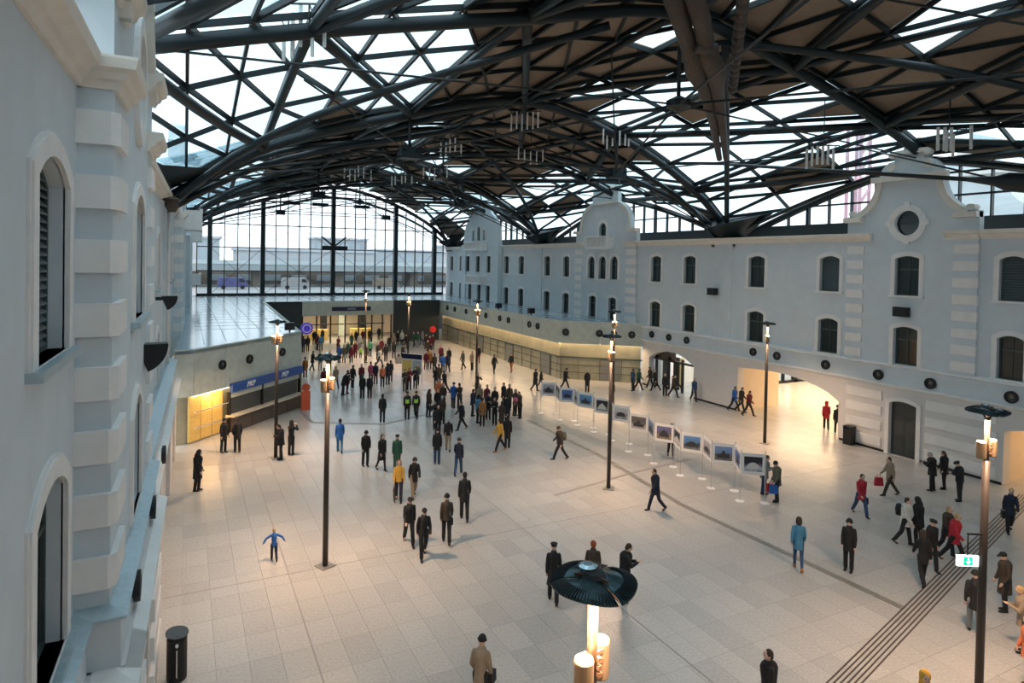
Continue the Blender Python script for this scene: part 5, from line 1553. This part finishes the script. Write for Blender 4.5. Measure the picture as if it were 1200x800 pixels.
def vest(r, pose, m_):
    """high-visibility waistcoat worn over the jacket"""
    J = cached(('J', pose), joints, pose); up = J['up']; P = J['pel']
    if ('vest', pose) not in CACHE:
        m = M(); m.tube([P + up * 0.06, P + up * 0.3, P + up * 0.42, P + up * 0.525], [(0.13, 0.168), (0.138, 0.188), (0.135, 0.17), (0.09, 0.12)], 18)
        CACHE[('vest', pose)] = fuse(m, 'safety_vest', 0.016, BLACK, 1)
    q = link('safety_vest', CACHE[('vest', pose)], r); setmat(q, m_)
def bag(r, pose, n, label, col, w=0.32, h=0.26, d=0.12, drop=0.18, nm='hand_bag'):
    p = hand_pos(r, pose, n)
    z = max(0.02, p.z - drop - h)
    t = thing(nm, label, 'bag', (p.x, p.y, z), r.rotation_euler[2] + math.pi / 2)
    b = M().ext([[(-w / 2, 0), (w / 2, 0), (w * 0.42, h), (-w * 0.42, h)]], -d / 2, d / 2, lambda a, b_, q: (a, q, b_)).build('bag_body', cm(col), t)
    M().tube([(-w * 0.3, 0, h - 0.01), (-w * 0.12, 0, p.z - z), (w * 0.12, 0, p.z - z), (w * 0.3, 0, h - 0.01)], 0.01, 6).build('handle', cm(col), t)
    return t
def backpack(r, pose, label, col):
    J = cached(('J', pose), joints, pose)
    c = J['pel'] + J['up'] * 0.30 + Vector((0, 0.20, 0))
    p = r.location + Matrix.Rotation(r.rotation_euler[2], 3, 'Z') @ c
    t = thing('backpack', label, 'bag', p, r.rotation_euler[2])
    m = M(); m.tube([(0, 0, -0.2), (0, 0.01, 0), (0, 0, 0.17), (0, -0.01, 0.22)], [(0.07, 0.13), (0.085, 0.15), (0.075, 0.13), (0.03, 0.06)], 14)
    m.build('pack_body', cm(col), t, True); M().box(-0.1, 0.1, 0.07, 0.11, -0.15, 0.0).build('pocket', cm(col), t)
    for s in (-0.09, 0.09): M().tube([(s, -0.03, 0.16), (s, -0.26, 0.2), (s, -0.34, 0.05)], 0.012, 6).build('strap', cm(col), t)
Q = person
p = Q(231, 575, 75, 'easy', 'long', 'K', 'K', 'hood', 'K', 'person in a long black hooded coat standing alone beside the left building')
Q(262, 530, 40, 'stand', 'mid', 'K', 'K', 'beanie', 'K', 'left one of two black-clad people before the ticket counter, seen side-on')
Q(278, 530, 190, 'easy', 'mid', 'K', 'K', 'short', 'b', 'right one of two black-clad people before the ticket counter, seen from behind')
Q(329, 538, 280, 'front', 'mid', 'K', 'K', 'short', 'b', 'person in black looking down beside the lamp post near the ticket counter')
Q(341, 533, 150, 'photo', 'long', 'K', 'K', 'hood', 'K', 'person in a black coat holding a phone up, right of the ticket counter lamp post')
Q(321, 657, 185, 'run', 'short', 'B', 'N', 'short', 'f', 'fair-haired child in a blue jacket running with arms spread', scale=0.62)
Q(398, 530, 180, 'step', 'mid', 'B', 'C', 'short', 'b', 'person in a bright blue jacket walking away, right of the tall left lamp post')
Q(428, 546, 20, 'easy', 'mid', 'K', 'K', 'beanie', 'K', 'woman in black coat and black hat, leftmost of the three left of the green coat')
Q(447, 551, 30, 'step', 'long', 'K', 'b', 'long', 'h', 'woman in a black coat with bare knees and boots next to the green coat', slim=True)
Q(465, 552, 5, 'stand', 'long', 'G', 'G', 'flat', 'K', 'man in a long green coat and flat cap walking toward the camera')
p = Q(467, 587, 0, 'step', 'short', 'Y', 'N', 'long', 'r', 'red-haired woman in a mustard yellow jacket carrying a folded umbrella')
u = hand_pos(p, 'step', 'R'); t = thing('umbrella', 'folded dark umbrella held by the woman in the mustard jacket', 'umbrella', (u.x, u.y, 0.02))
M().tube([(0.05, 0, 0), (0.02, 0, 0.12), (0, 0, 0.55), (0, 0, 0.68)], [0.01, 0.035, 0.045, 0.02], 10).build('canopy', cm('D'), t, True)
M().tube([(0, 0, 0.66), (0, 0, 0.78)], 0.013, 6).build('handle', cm('A'), t)
Q(485, 582, 10, 'walk2', 'mid', 'K', 'T', 'beanie', 'D', 'woman in black jacket, beige trousers and dark hat beside the mustard jacket')
Q(479, 637, 10, 'walk', 'short', 'K', 'K', 'cap', 'K', 'uniformed guard in black with a cap, left one of the walking pair')
Q(496, 653, 8, 'walk2', 'short', 'K', 'K', 'cap', 'K', 'uniformed guard in black with a cap, right and nearest one of the walking pair')
p = Q(523, 636, 182, 'step', 'short', 'D', 'K', 'beanie', 'K', 'man in a dark brown hooded jacket and black hat walking away with a small bag')
bag(p, 'step', 'R', 'small black bag held by the man in the dark brown jacket', 'K', 0.24, 0.2, 0.1, 0.05)
Q(544, 609, 183, 'step', 'mid', 'K', 'K', 'short', 'b', 'tall man in black walking away, right of the dark brown jacket', scale=1.06)
Q(448, 495, 182, 'stand', 'mid', 'K', 'K', 'short', 'b', 'man in black coat walking away alone on the open floor below the crowd')
p = Q(477, 491, 5, 'stand', 'short', 'K', 'K', 'cap', 'K', 'officer in a yellow-green safety vest, left one of two'); vest(p, 'stand', mat('hi_vis_yellow', (0.5, 0.85, 0.12), 0.6))
p = Q(487.5, 490, -10, 'step', 'short', 'K', 'K', 'cap', 'K', 'officer in a yellow-green safety vest, right one of two'); vest(p, 'step', mat('hi_vis_yellow', (0.5, 0.85, 0.12)))
p = Q(502, 488, 60, 'easy', 'long', 'D', 'K', 'hood', 'D', 'person in a long dark brown coat right of the two officers')
bag(p, 'easy', 'R', 'dark bag hanging from the person in the long dark brown coat', 'K', 0.4, 0.25, 0.15, 0.05)
Q(512, 543, 0, 'stand', 'mid', 'K', 'J', 'beanie', 'K', 'man in a black jacket and blue jeans walking toward the camera')
Q(525, 528, 178, 'step', 'short', 'K', 'T', 'thin', 'g', 'grey-haired man in black jacket and pale grey trousers seen from behind')
Q(537, 556, 170, 'walk2', 'short', 'N', 'J', 'beanie', 'D', 'person in dark jacket and blue jeans walking away, right of the grey-haired man')
Q(541, 503, 300, 'walk', 'mid', 'K', 'K', 'short', 'b', 'person in black in a long stride left of the dense group')
p = Q(531, 478, 160, 'easy', 'mid', 'B', 'K', 'beanie', 'N', 'person in a blue jacket with a dark shoulder bag, left of the dense group')
bag(p, 'easy', 'L', 'dark shoulder bag of the person in the blue jacket left of the dense group', 'K', 0.3, 0.28, 0.12, -0.05)
Q(538.5, 479, 200, 'front', 'mid', 'D', 'K', 'short', 'h', 'person in dark brown right beside the blue jacket, holding up hands')
# dense group
G = 'visitors in the dense group right of the centre'
for a in ((554, 487.5, 90, 'stand', 'mid', 'N', 'N', 'short', 'b', 'person in midnight blue at the left edge of the dense group'),
          (559.5, 495.6, 120, 'easy', 'short', 'C', 'K', 'hood', 'K', 'person in a steel blue jacket second from the left in the dense group'),
          (565, 499.5, 180, 'stand', 'mid', 'A', 'K', 'short', 'h', 'person in a rust brown jacket seen from behind, front of the dense group'),
          (572, 491.5, 10, 'front', 'mid', 'K', 'K', 'long', 'b', 'person in black with a pale face right behind the rust jacket'),
          (579.5, 498, 350, 'front', 'mid', 'K', 'K', 'short', 'h', 'person in black holding a white paper, front right of the rust jacket'),
          (559, 464, 30, 'photo', 'mid', 'D', 'K', 'long', 'h', 'person with raised hands at the back, just right of the group lamp post'),
          (562, 480, 350, 'stand', 'short', 'T', 'K', 'long', 'f', 'fair-haired person in tan at the back left of the dense group'),
          (570.5, 481, 340, 'stand', 'short', 'M', 'K', 'short', 'h', 'person in maroon in the back row of the dense group'),
          (579.5, 484, 0, 'easy', 'mid', 'K', 'K', 'short', 'h', 'person in black in the back row centre of the dense group'),
          (590, 478, 300, 'stand', 'mid', 'K', 'K', 'short', 'h', 'person in black at the back, left of the tall dark pair'),
          (596.5, 480, 20, 'stand', 'short', 'D', 'K', 'short', 'b', 'person in dark brown at the back right of the dense group'),
          (603.5, 487, 60, 'stand', 'mid', 'D', 'K', 'short', 'h', 'person in dark brown left of the pink bag carrier'),
          (594.5, 494, 170, 'stand', 'long', 'K', 'K', 'short', 'b', 'tall person in a long black coat in the right part of the group'),
          (587.5, 504, 150, 'easy', 'mid', 'D', 'D', 'long', 'h', 'person in dark brown behind the mustard jacket visitor'),
          (594.5, 524.5, 170, 'stand', 'long', 'K', 'K', 'short', 'b', 'person in a long black coat right behind the mustard jacket visitor')):
    Q(*a, grp=G)
p = Q(609, 490, 320, 'front', 'mid', 'D', 'K', 'short', 'h', 'person at the right edge of the dense group with a round pink bag', grp=G)
hp_ = hand_pos(p, 'front', 'L'); t = thing('round_bag', 'round pink bag at the right edge of the dense group', 'bag', hp_)
M().ball((0, 0, 0), (0.16, 0.1, 0.17), 14, 10).build('bag_body', cm('P'), t, True); M().tube([(-0.08, 0, 0.14), (0, 0, 0.24), (0.08, 0, 0.14)], 0.01, 6).build('handle', cm('P'), t)
Q(586, 528, 300, 'walk', 'mid', 'Y', 'K', 'long', 'b', 'woman in a mustard yellow coat and tan shoes at the front right of the group', shoe='A')
p = Q(656, 538, 275, 'walk', 'short', 'D', 'K', 'beanie', 'D', 'man in dark brown with a backpack walking left across the open floor'); backpack(p, 'walk', 'dark backpack worn by the man walking left across the open floor', 'F')
Q(768, 598, 300, 'walk2', 'mid', 'N', 'N', 'short', 'h', 'man in a midnight blue jacket walking in front of the photo panels')
Q(786, 535, 10, 'step', 'short', 'K', 'K', 'beanie', 'D', 'black-clad visitor standing behind a photo panel')
p1 = Q(895, 579, 80, 'front', 'mid', 'E', 'J', 'short', 'h', 'visitor in a pale grey jacket and jeans at the nearest photo panel')
p2 = Q(910, 588, 290, 'easy', 'mid', 'F', 'K', 'beanie', 'K', 'person in a dark olive coat carrying bags at the nearest photo panel')
bag(p2, 'easy', 'L', 'bright blue carrier bag beside the nearest photo panel', 'B', 0.34, 0.36, 0.14, 0.05, 'carrier_bag')
bag(p2, 'easy', 'R', 'red carrier bag beside the blue one at the nearest photo panel', 'R', 0.34, 0.34, 0.16, 0.1, 'carrier_bag')
# right part of the floor
p = Q(1008, 603, 30, 'walk', 'mid', 'R', 'J', 'short', 'b', 'woman in a red jacket and jeans walking in front of the dark door')
bag(p, 'walk', 'L', 'black bag of the woman in the red jacket before the dark door', 'K', 0.32, 0.24, 0.12, 0.0)
p = Q(1043, 580, 300, 'walk', 'mid', 'T', 'D', 'short', 'h', 'person in a tan coat with a red bag near the dark door')
bag(p, 'walk', 'R', 'red and white bag carried by the person in the tan coat', 'R', 0.36, 0.36, 0.14, 0.12)
Q(994, 669, 350, 'stand', 'mid', 'K', 'K', 'beanie', 'K', 'man in black standing alone left of the floor grate, head bowed')
Q(935, 667, 185, 'step', 'mid', 'C', 'J', 'long', 'h', 'long-haired woman in a blue jacket and brown boots seen from behind', shoe='A', slim=True)
Q(1092, 575, 260, 'front', 'mid', 'K', 'K', 'thin', 'g', 'grey-haired person in black holding a paper, left one of three by the wall')
Q(1106, 573, 300, 'easy', 'mid', 'K', 'K', 'long', 'h', 'middle person of the three in black by the rusticated wall')
Q(1124, 587, 300, 'front', 'short', 'K', 'K', 'flat', 'K', 'person in black jacket and flat cap, right one of three by the wall')
p = Q(1060, 638, 80, 'step', 'mid', 'W', 'K', 'short', 'h', 'person in a cream white coat with a dark backpack'); backpack(p, 'step', 'small black backpack on the cream white coat', 'K')
p = Q(1076, 639, 250, 'easy', 'mid', 'K', 'K', 'hood', 'K', 'person in black half hidden behind the flat-capped man, beside the white coat')
Q(1090, 668, 40, 'step', 'mid', 'K', 'K', 'flat', 'K', 'man in black with a flat cap behind the black-coated woman')
Q(1081, 684, 200, 'walk2', 'mid', 'K', 'K', 'long', 'h', 'woman in black with brown hair stepping forward, nearest of the group by the floor strip')
Q(1109, 650, 60, 'step', 'mid', 'D', 'K', 'short', 'f', 'fair-haired person in dark brown behind the deep red coat')
Q(1117, 658, 70, 'walk', 'mid', 'R', 'K', 'short', 'f', 'fair-haired woman in a deep red coat walking toward the exit sign')
p = Q(1183, 623, 10, 'walk2', 'mid', 'N', 'K', 'short', 'f', 'person in black with fair hair at the right edge stepping over the guide strip'); bag(p, 'walk2', 'R', 'black shoulder bag of the person at the right edge', 'K', 0.34, 0.26, 0.12, -0.05)
Q(1141, 742, 185, 'step', 'mid', 'K', 'E', 'beanie', 'K', 'person in a black jacket half hidden behind the right lamp post')
Q(1177, 716, 300, 'easy', 'long', 'D', 'K', 'cap', 'K', 'man in a dark brown coat and cap at the right edge')
Q(1200, 765, 280, 'front', 'mid', 'T', 'D', 'short', 'f', 'person in a tan coat holding papers at the right edge of the picture')
Q(1206, 805, 300, 'easy', 'mid', 'O', 'K', 'long', 'f', 'person in an orange coat cut off at the lower right edge')
Q(1081, 884, 20, 'stand', 'short', 'Y', 'K', 'hood', 'Y', 'person in mustard yellow whose head just shows at the bottom right')
Q(900, 855, 290, 'stand', 'short', 'K', 'K', 'short', 'h', 'dark-haired person in black whose head just shows at the bottom edge')
p = Q(562, 838, 160, 'easy', 'mid', 'T', 'K', 'beanie', 'K', 'person in a taupe coat and black hat cut off at the bottom edge'); bag(p, 'easy', 'R', 'black bag of the person in the taupe coat at the bottom edge', 'K', 0.34, 0.26, 0.12, -0.1)
Q(648, 705, 182, 'step', 'long', 'K', 'K', 'flat', 'K', 'man in a long black coat and cap left of the nearest lamp head')
Q(694, 702, 180, 'stand', 'mid', 'D', 'K', 'short', 'r', 'red-haired person hidden behind the nearest lamp head')
Q(731, 705, 100, 'front', 'mid', 'K', 'K', 'thin', 'h', 'man in black right of the nearest lamp head')
# entrances
Q(968, 503, 185, 'step', 'mid', 'R', 'K', 'hood', 'R', 'person in a red coat walking away inside the wide passage')
Q(981, 508, 185, 'step', 'mid', 'K', 'K', 'beanie', 'K', 'person in black walking beside the red coat inside the wide passage')
Q(813, 470, 30, 'step', 'mid', 'J', 'K', 'thin', 'g', 'person in denim blue walking out right of the glass doors')
Q(860, 481, 70, 'walk', 'mid', 'B', 'K', 'short', 'b', 'person in a bright blue coat left of the wide passage arch')
Q(868, 482.5, 80, 'walk2', 'mid', 'K', 'K', 'short', 'h', 'person in black beside the bright blue coat at the wide passage arch')
Q(877, 487, 80, 'walk', 'short', 'M', 'K', 'short', 'b', 'person in maroon striding past the wide passage arch')
for a in ((779, 464, 0, 'stand', 'mid', 'K', 'K', 'short', 'h', 'black-clad person before the glass entrance doors, left one of two'),
          (789, 465, 60, 'walk', 'mid', 'D', 'K', 'short', 'h', 'dark brown clad person before the glass entrance doors, right one of two'),
          (793, 455.5, 290, 'walk', 'short', 'K', 'K', 'short', 'b', 'person in black stepping through the glass entrance doors'),
          (768, 457.5, 270, 'walk', 'mid', 'K', 'K', 'short', 'g', 'person in black walking left out of the entrance arch'),
          (762, 454.5, 270, 'walk2', 'short', 'D', 'K', 'short', 'h', 'person in dark brown at the left jamb of the entrance arch'),
          (741.5, 458, 250, 'stand', 'mid', 'J', 'K', 'short', 'h', 'person in denim blue left of the entrance arch'),
          (748, 457, 100, 'walk', 'short', 'G', 'K', 'short', 'b', 'person in dark green striding right before the pavilion end')):
    Q(*a, grp='visitors around the right entrance arch')
for a in ((627, 458, 80, 'step', 'long', 'K', 'K', 'short', 'b', 'person in a long black coat holding a child by the pavilion corner', 1.0),
          (633.5, 454, 80, 'walk', 'short', 'K', 'K', 'hood', 'K', 'small child in black beside the pavilion corner', 0.75),
          (662, 456, 90, 'walk', 'mid', 'K', 'K', 'beanie', 'K', 'person in black striding along the pavilion, left of the white-haired one', 1.0),
          (688, 459.5, 190, 'easy', 'long', 'K', 'K', 'thin', 'g', 'white-haired person in a long black coat before the pavilion end', 1.0),
          (716.5, 472.5, 10, 'walk', 'mid', 'D', 'K', 'short', 'h', 'person in dark brown striding behind the middle lamp post', 1.0),
          (579, 437.5, 20, 'walk2', 'mid', 'K', 'K', 'hood', 'K', 'stocky person in black along the right pavilion wall', 1.0),
          (599, 436, 330, 'step', 'short', 'K', 'A', 'short', 'h', 'person in black with rust trousers at the right pavilion wall', 1.0),
          (542.5, 432.5, 300, 'step', 'mid', 'F', 'K', 'short', 'h', 'person in olive standing between crowd and right pavilion', 1.0),
          (553, 433.5, 320, 'stand', 'mid', 'T', 'K', 'short', 'h', 'person in tan right of the olive coat', 1.0),
          (560.5, 425.5, 0, 'stand', 'short', 'K', 'M', 'short', 'b', 'person in black with maroon trousers behind the group lamp post', 1.0)):
    Q(*a[:10], grp='visitors along the right pavilion', scale=a[10])
# far crowd -----------------------------------------------------------
FAR = [
 (349, 444, 60, 'stand', 'mid', 'K', 'K', 'short', 'h', 'person in black at the corner of the ticket pavilion'),
 (357.5, 442.5, 190, 'stand', 'mid', 'A', 'M', 'short', 'h', 'person in a rust jacket and maroon trousers at the pavilion corner'),
 (366, 434, 120, 'step', 'mid', 'K', 'N', 'short', 'b', 'person in black right of the rust jacket at the pavilion corner'),
 (375, 434, 10, 'stand', 'short', 'G', 'E', 'short', 'h', 'person in dark green and grey behind the left lamp head'),
 (386, 433, 350, 'stand', 'mid', 'K', 'K', 'short', 'b', 'person in black behind the left lamp head'),
 (393.5, 455, 200, 'step', 'mid', 'T', 'J', 'long', 'f', 'person in a mottled tan jacket right of the left lamp head'),
 (379.5, 458, 180, 'stand', 'short', 'M', 'K', 'short', 'b', 'person in maroon hidden by the left lamp drums'),
 (402, 463, 100, 'bend', 'mid', 'K', 'K', 'short', 'b', 'large person in black leaning right, left edge of the front row of the crowd'),
 (407, 461, 110, 'stand', 'mid', 'D', 'M', 'short', 'h', 'person in dark brown with maroon trousers behind the leaning one'),
 (413, 454, 150, 'easy', 'mid', 'K', 'K', 'short', 'b', 'person in black between the leaning one and the green hood'),
 (424.5, 467, 178, 'stand', 'mid', 'K', 'K', 'hood', 'G', 'person in black with a green hood in the front row of the crowd'),
 (433, 467, 185, 'stand', 'mid', 'K', 'K', 'short', 'h', 'person in black right of the green hood in the front row'),
 (423.5, 452, 350, 'stand', 'short', 'M', 'N', 'short', 'b', 'person in dark maroon behind the green hood'),
 (434.5, 449, 190, 'easy', 'mid', 'P', 'K', 'short', 'h', 'person in a pink jacket in the middle of the crowd'),
 (440, 450, 200, 'stand', 'mid', 'N', 'M', 'short', 'b', 'person in midnight blue right of the pink jacket'),
 (448, 453.5, 190, 'stand', 'short', 'O', 'N', 'short', 'h', 'person in an orange jacket in the middle of the crowd'),
 (454, 450.5, 210, 'stand', 'mid', 'N', 'N', 'long', 'h', 'person in midnight blue right of the orange jacket'),
 (457.5, 447, 180, 'easy', 'long', 'K', 'K', 'short', 'b', 'person in a long black coat with a maroon bag right of the orange jacket'),
 (474.5, 459, 0, 'front', 'mid', 'D', 'K', 'short', 'b', 'person in dark brown left of the information board'),
 (479.5, 457, 10, 'front', 'mid', 'M', 'K', 'long', 'h', 'person in maroon holding papers before the information board'),
 (486.5, 455.5, 350, 'front', 'mid', 'K', 'K', 'short', 'h', 'person in black holding papers before the information board'),
 (489, 451, 340, 'stand', 'mid', 'F', 'K', 'short', 'b', 'person in olive at the right post of the information board'),
 (511, 455.5, 200, 'stand', 'mid', 'K', 'K', 'short', 'b', 'person in black right of the information board'),
 (514, 452, 190, 'stand', 'mid', 'D', 'K', 'short', 'h', 'person in dark brown near the information board, in the queue'),
 (521, 460, 250, 'walk', 'mid', 'K', 'K', 'short', 'b', 'person in black stepping right at the queue'),
 (513.5, 473, 10, 'stand', 'mid', 'O', 'K', 'short', 'h', 'person with an orange jacket in the queue column'),
 (519, 479, 0, 'easy', 'mid', 'D', 'K', 'long', 'h', 'long-haired person in dark brown in the queue column'),
 (512, 487, 30, 'stand', 'mid', 'K', 'F', 'short', 'b', 'person in black in the queue column, behind the grey-haired'),
 (518, 497, 200, 'stand', 'mid', 'D', 'K', 'short', 'g', 'person in dark brown at the near end of the queue column'),
 (510, 503, 340, 'front', 'short', 'K', 'K', 'short', 'h', 'person in black at the near end of the queue column'),
 (513, 510, 10, 'stand', 'mid', 'K', 'K', 'short', 'b', 'nearest black-clad person of the queue column'),
 (403, 425, 20, 'stand', 'mid', 'F', 'F', 'short', 'h', 'person in olive in the second row of the crowd'),
 (411.5, 425.5, 10, 'stand', 'mid', 'M', 'K', 'short', 'h', 'person in maroon facing the camera in the second row'),
 (416.5, 420, 350, 'stand', 'mid', 'M', 'M', 'short', 'b', 'person in maroon behind the maroon one of the second row'),
 (408, 420, 20, 'stand', 'mid', 'G', 'K', 'short', 'g', 'person in dark green between the olive and the maroon ones'),
 (428.5, 425, 60, 'stand', 'mid', 'D', 'D', 'short', 'b', 'person in dark brown left of the green jacket'),
 (422.5, 419.5, 10, 'stand', 'short', 'V', 'K', 'short', 'h', 'small child in a bright green-yellow vest'),
 (433.5, 418, 180, 'stand', 'short', 'L', 'K', 'short', 'b', 'person in a green jacket at the far lamp post'),
 (396, 413, 30, 'front', 'mid', 'M', 'D', 'short', 'h', 'person in maroon with raised hands left of the glass doors'),
 (397.5, 425, 160, 'stand', 'mid', 'B', 'N', 'short', 'h', 'person in blue right of the left lamp head'),
 (376, 411, 200, 'easy', 'mid', 'C', 'N', 'short', 'h', 'person in steel blue with a dark bag, left part of the crowd'),
 (372, 410, 60, 'stand', 'mid', 'M', 'K', 'short', 'h', 'person in maroon beside the steel blue one'),
 (360.5, 412, 180, 'stand', 'mid', 'K', 'K', 'short', 'b', 'person in black before the left dark panel, right one'),
 (355.5, 413, 160, 'stand', 'mid', 'N', 'K', 'short', 'h', 'person in midnight blue before the left dark panel'),
 (368, 404, 10, 'stand', 'mid', 'K', 'K', 'short', 'h', 'person in black at the left glass door'),
 (378, 402, 340, 'stand', 'mid', 'D', 'K', 'short', 'g', 'person in dark brown with grey hair near the yellow desk'),
 (412, 408, 350, 'step', 'mid', 'G', 'K', 'short', 'h', 'person in dark green before the glass doors'),
 (417, 404, 30, 'stand', 'mid', 'K', 'K', 'short', 'g', 'grey-haired person in black before the glass doors'),
 (421.5, 409, 340, 'stand', 'mid', 'W', 'E', 'short', 'b', 'person in white before the glass doors'),
 (425, 403, 20, 'stand', 'mid', 'M', 'K', 'short', 'h', 'person in maroon before the centre glass door'),
 (461.5, 420, 190, 'step', 'mid', 'K', 'K', 'short', 'h', 'person in black in the right rear of the crowd'),
 (471.5, 423.5, 90, 'walk', 'mid', 'K', 'K', 'short', 'b', 'person in black striding with a grey suitcase'),
 (475.5, 409, 10, 'walk', 'mid', 'K', 'K', 'short', 'h', 'person in black left of the far right dark panel'),
 (452, 423.5, 190, 'stand', 'mid', 'K', 'K', 'long', 'b', 'person in black right of the white jacket'),
 (444.5, 429, 90, 'walk', 'mid', 'W', 'K', 'short', 'h', 'person in a cream jacket walking right in the rear crowd'),
 (443, 422, 10, 'stand', 'mid', 'D', 'K', 'short', 'h', 'person in dark brown behind the cream jacket'),
 (447, 416, 0, 'stand', 'mid', 'M', 'K', 'short', 'b', 'person in maroon behind the cream jacket'),
 (456, 412, 350, 'stand', 'mid', 'K', 'K', 'short', 'h', 'person in black at the rear, above the cream jacket'),
 (461, 408, 10, 'stand', 'mid', 'T', 'K', 'short', 'f', 'fair-haired person in tan before the dark panel'),
 (466, 405, 20, 'stand', 'mid', 'K', 'K', 'short', 'g', 'grey-haired person in black before the dark panel'),
 (471, 404.5, 0, 'stand', 'mid', 'W', 'K', 'short', 'g', 'person with a white top before the dark panel'),
 (485, 406, 320, 'step', 'mid', 'G', 'K', 'short', 'h', 'person in dark green right of the lamp post in the far right crowd'),
 (489.5, 406.5, 20, 'stand', 'mid', 'G', 'E', 'short', 'g', 'grey-haired person in dark green by the red sign'),
 (494.5, 405, 40, 'step', 'short', 'E', 'J', 'short', 'h', 'person in grey below the red sign'),
 (499, 409.5, 10, 'stand', 'mid', 'D', 'D', 'short', 'h', 'person in dark brown at the rear of the far right cluster'),
 (503.5, 412, 350, 'stand', 'mid', 'M', 'K', 'short', 'g', 'person in maroon at the rear of the far right cluster'),
 (507, 410, 0, 'stand', 'mid', 'M', 'K', 'short', 'h', 'person in maroon at the right of the far right cluster'),
 (501, 418, 20, 'stand', 'mid', 'D', 'K', 'short', 'h', 'person in dark brown in the middle of the far right cluster'),
 (499, 433, 10, 'stand', 'mid', 'M', 'K', 'short', 'h', 'person in maroon in front of the far right cluster, left'),
 (503.5, 432, 0, 'stand', 'mid', 'A', 'K', 'short', 'f', 'fair-haired person in rust in front of the far right cluster'),
 (509, 437, 200, 'stand', 'mid', 'D', 'K', 'short', 'b', 'person in dark brown left of the bright blue jacket'),
 (516.5, 425, 10, 'stand', 'short', 'M', 'K', 'short', 'b', 'person in maroon behind the bright blue jacket'),
 (519, 437, 180, 'stand', 'mid', 'B', 'N', 'short', 'h', 'person in a bright blue jacket at the right side of the far crowd'),
 (524.5, 435.5, 200, 'step', 'mid', 'N', 'K', 'short', 'b', 'person in midnight blue right of the bright blue jacket'),
 (526, 428.5, 350, 'stand', 'mid', 'K', 'J', 'short', 'h', 'rightmost person of the far crowd, in black'),
 (444, 399, 0, 'stand', 'mid', 'K', 'K', 'short', 'f', 'person in black in front of the right glass door'),
 (433, 402, 10, 'stand', 'mid', 'D', 'K', 'short', 'h', 'person in dark brown at the centre right glass door'),
]
for a in FAR:
    lab = a[9]
    sc = 0.66 if 'child' in lab else 1.0
    Q(*a, grp='visitors in the far crowd', scale=sc)
P = gp(467, 425.5)
t = thing('suitcase', 'grey suitcase standing behind the striding person in the rear crowd', 'suitcase', P, 0.3)
M().box(-0.28, 0.28, -0.14, 0.14, 0.05, 0.62).build('suitcase_body', cm('E'), t); M().box(-0.12, 0.12, -0.01, 0.01, 0.62, 0.9).build('handle', BLACK, t)
for s in (-0.2, 0.2): M().box(s - 0.03, s + 0.03, -0.1, 0.1, 0, 0.06).build('wheel', BLACK, t)
# closing wall behind the viewer so that daylight comes only through the glazing
wf = struct('wall_front')
M().box(-3, 37, -7.2, -6.9, 0, 16).build('front_wall', PLASTER, wf)
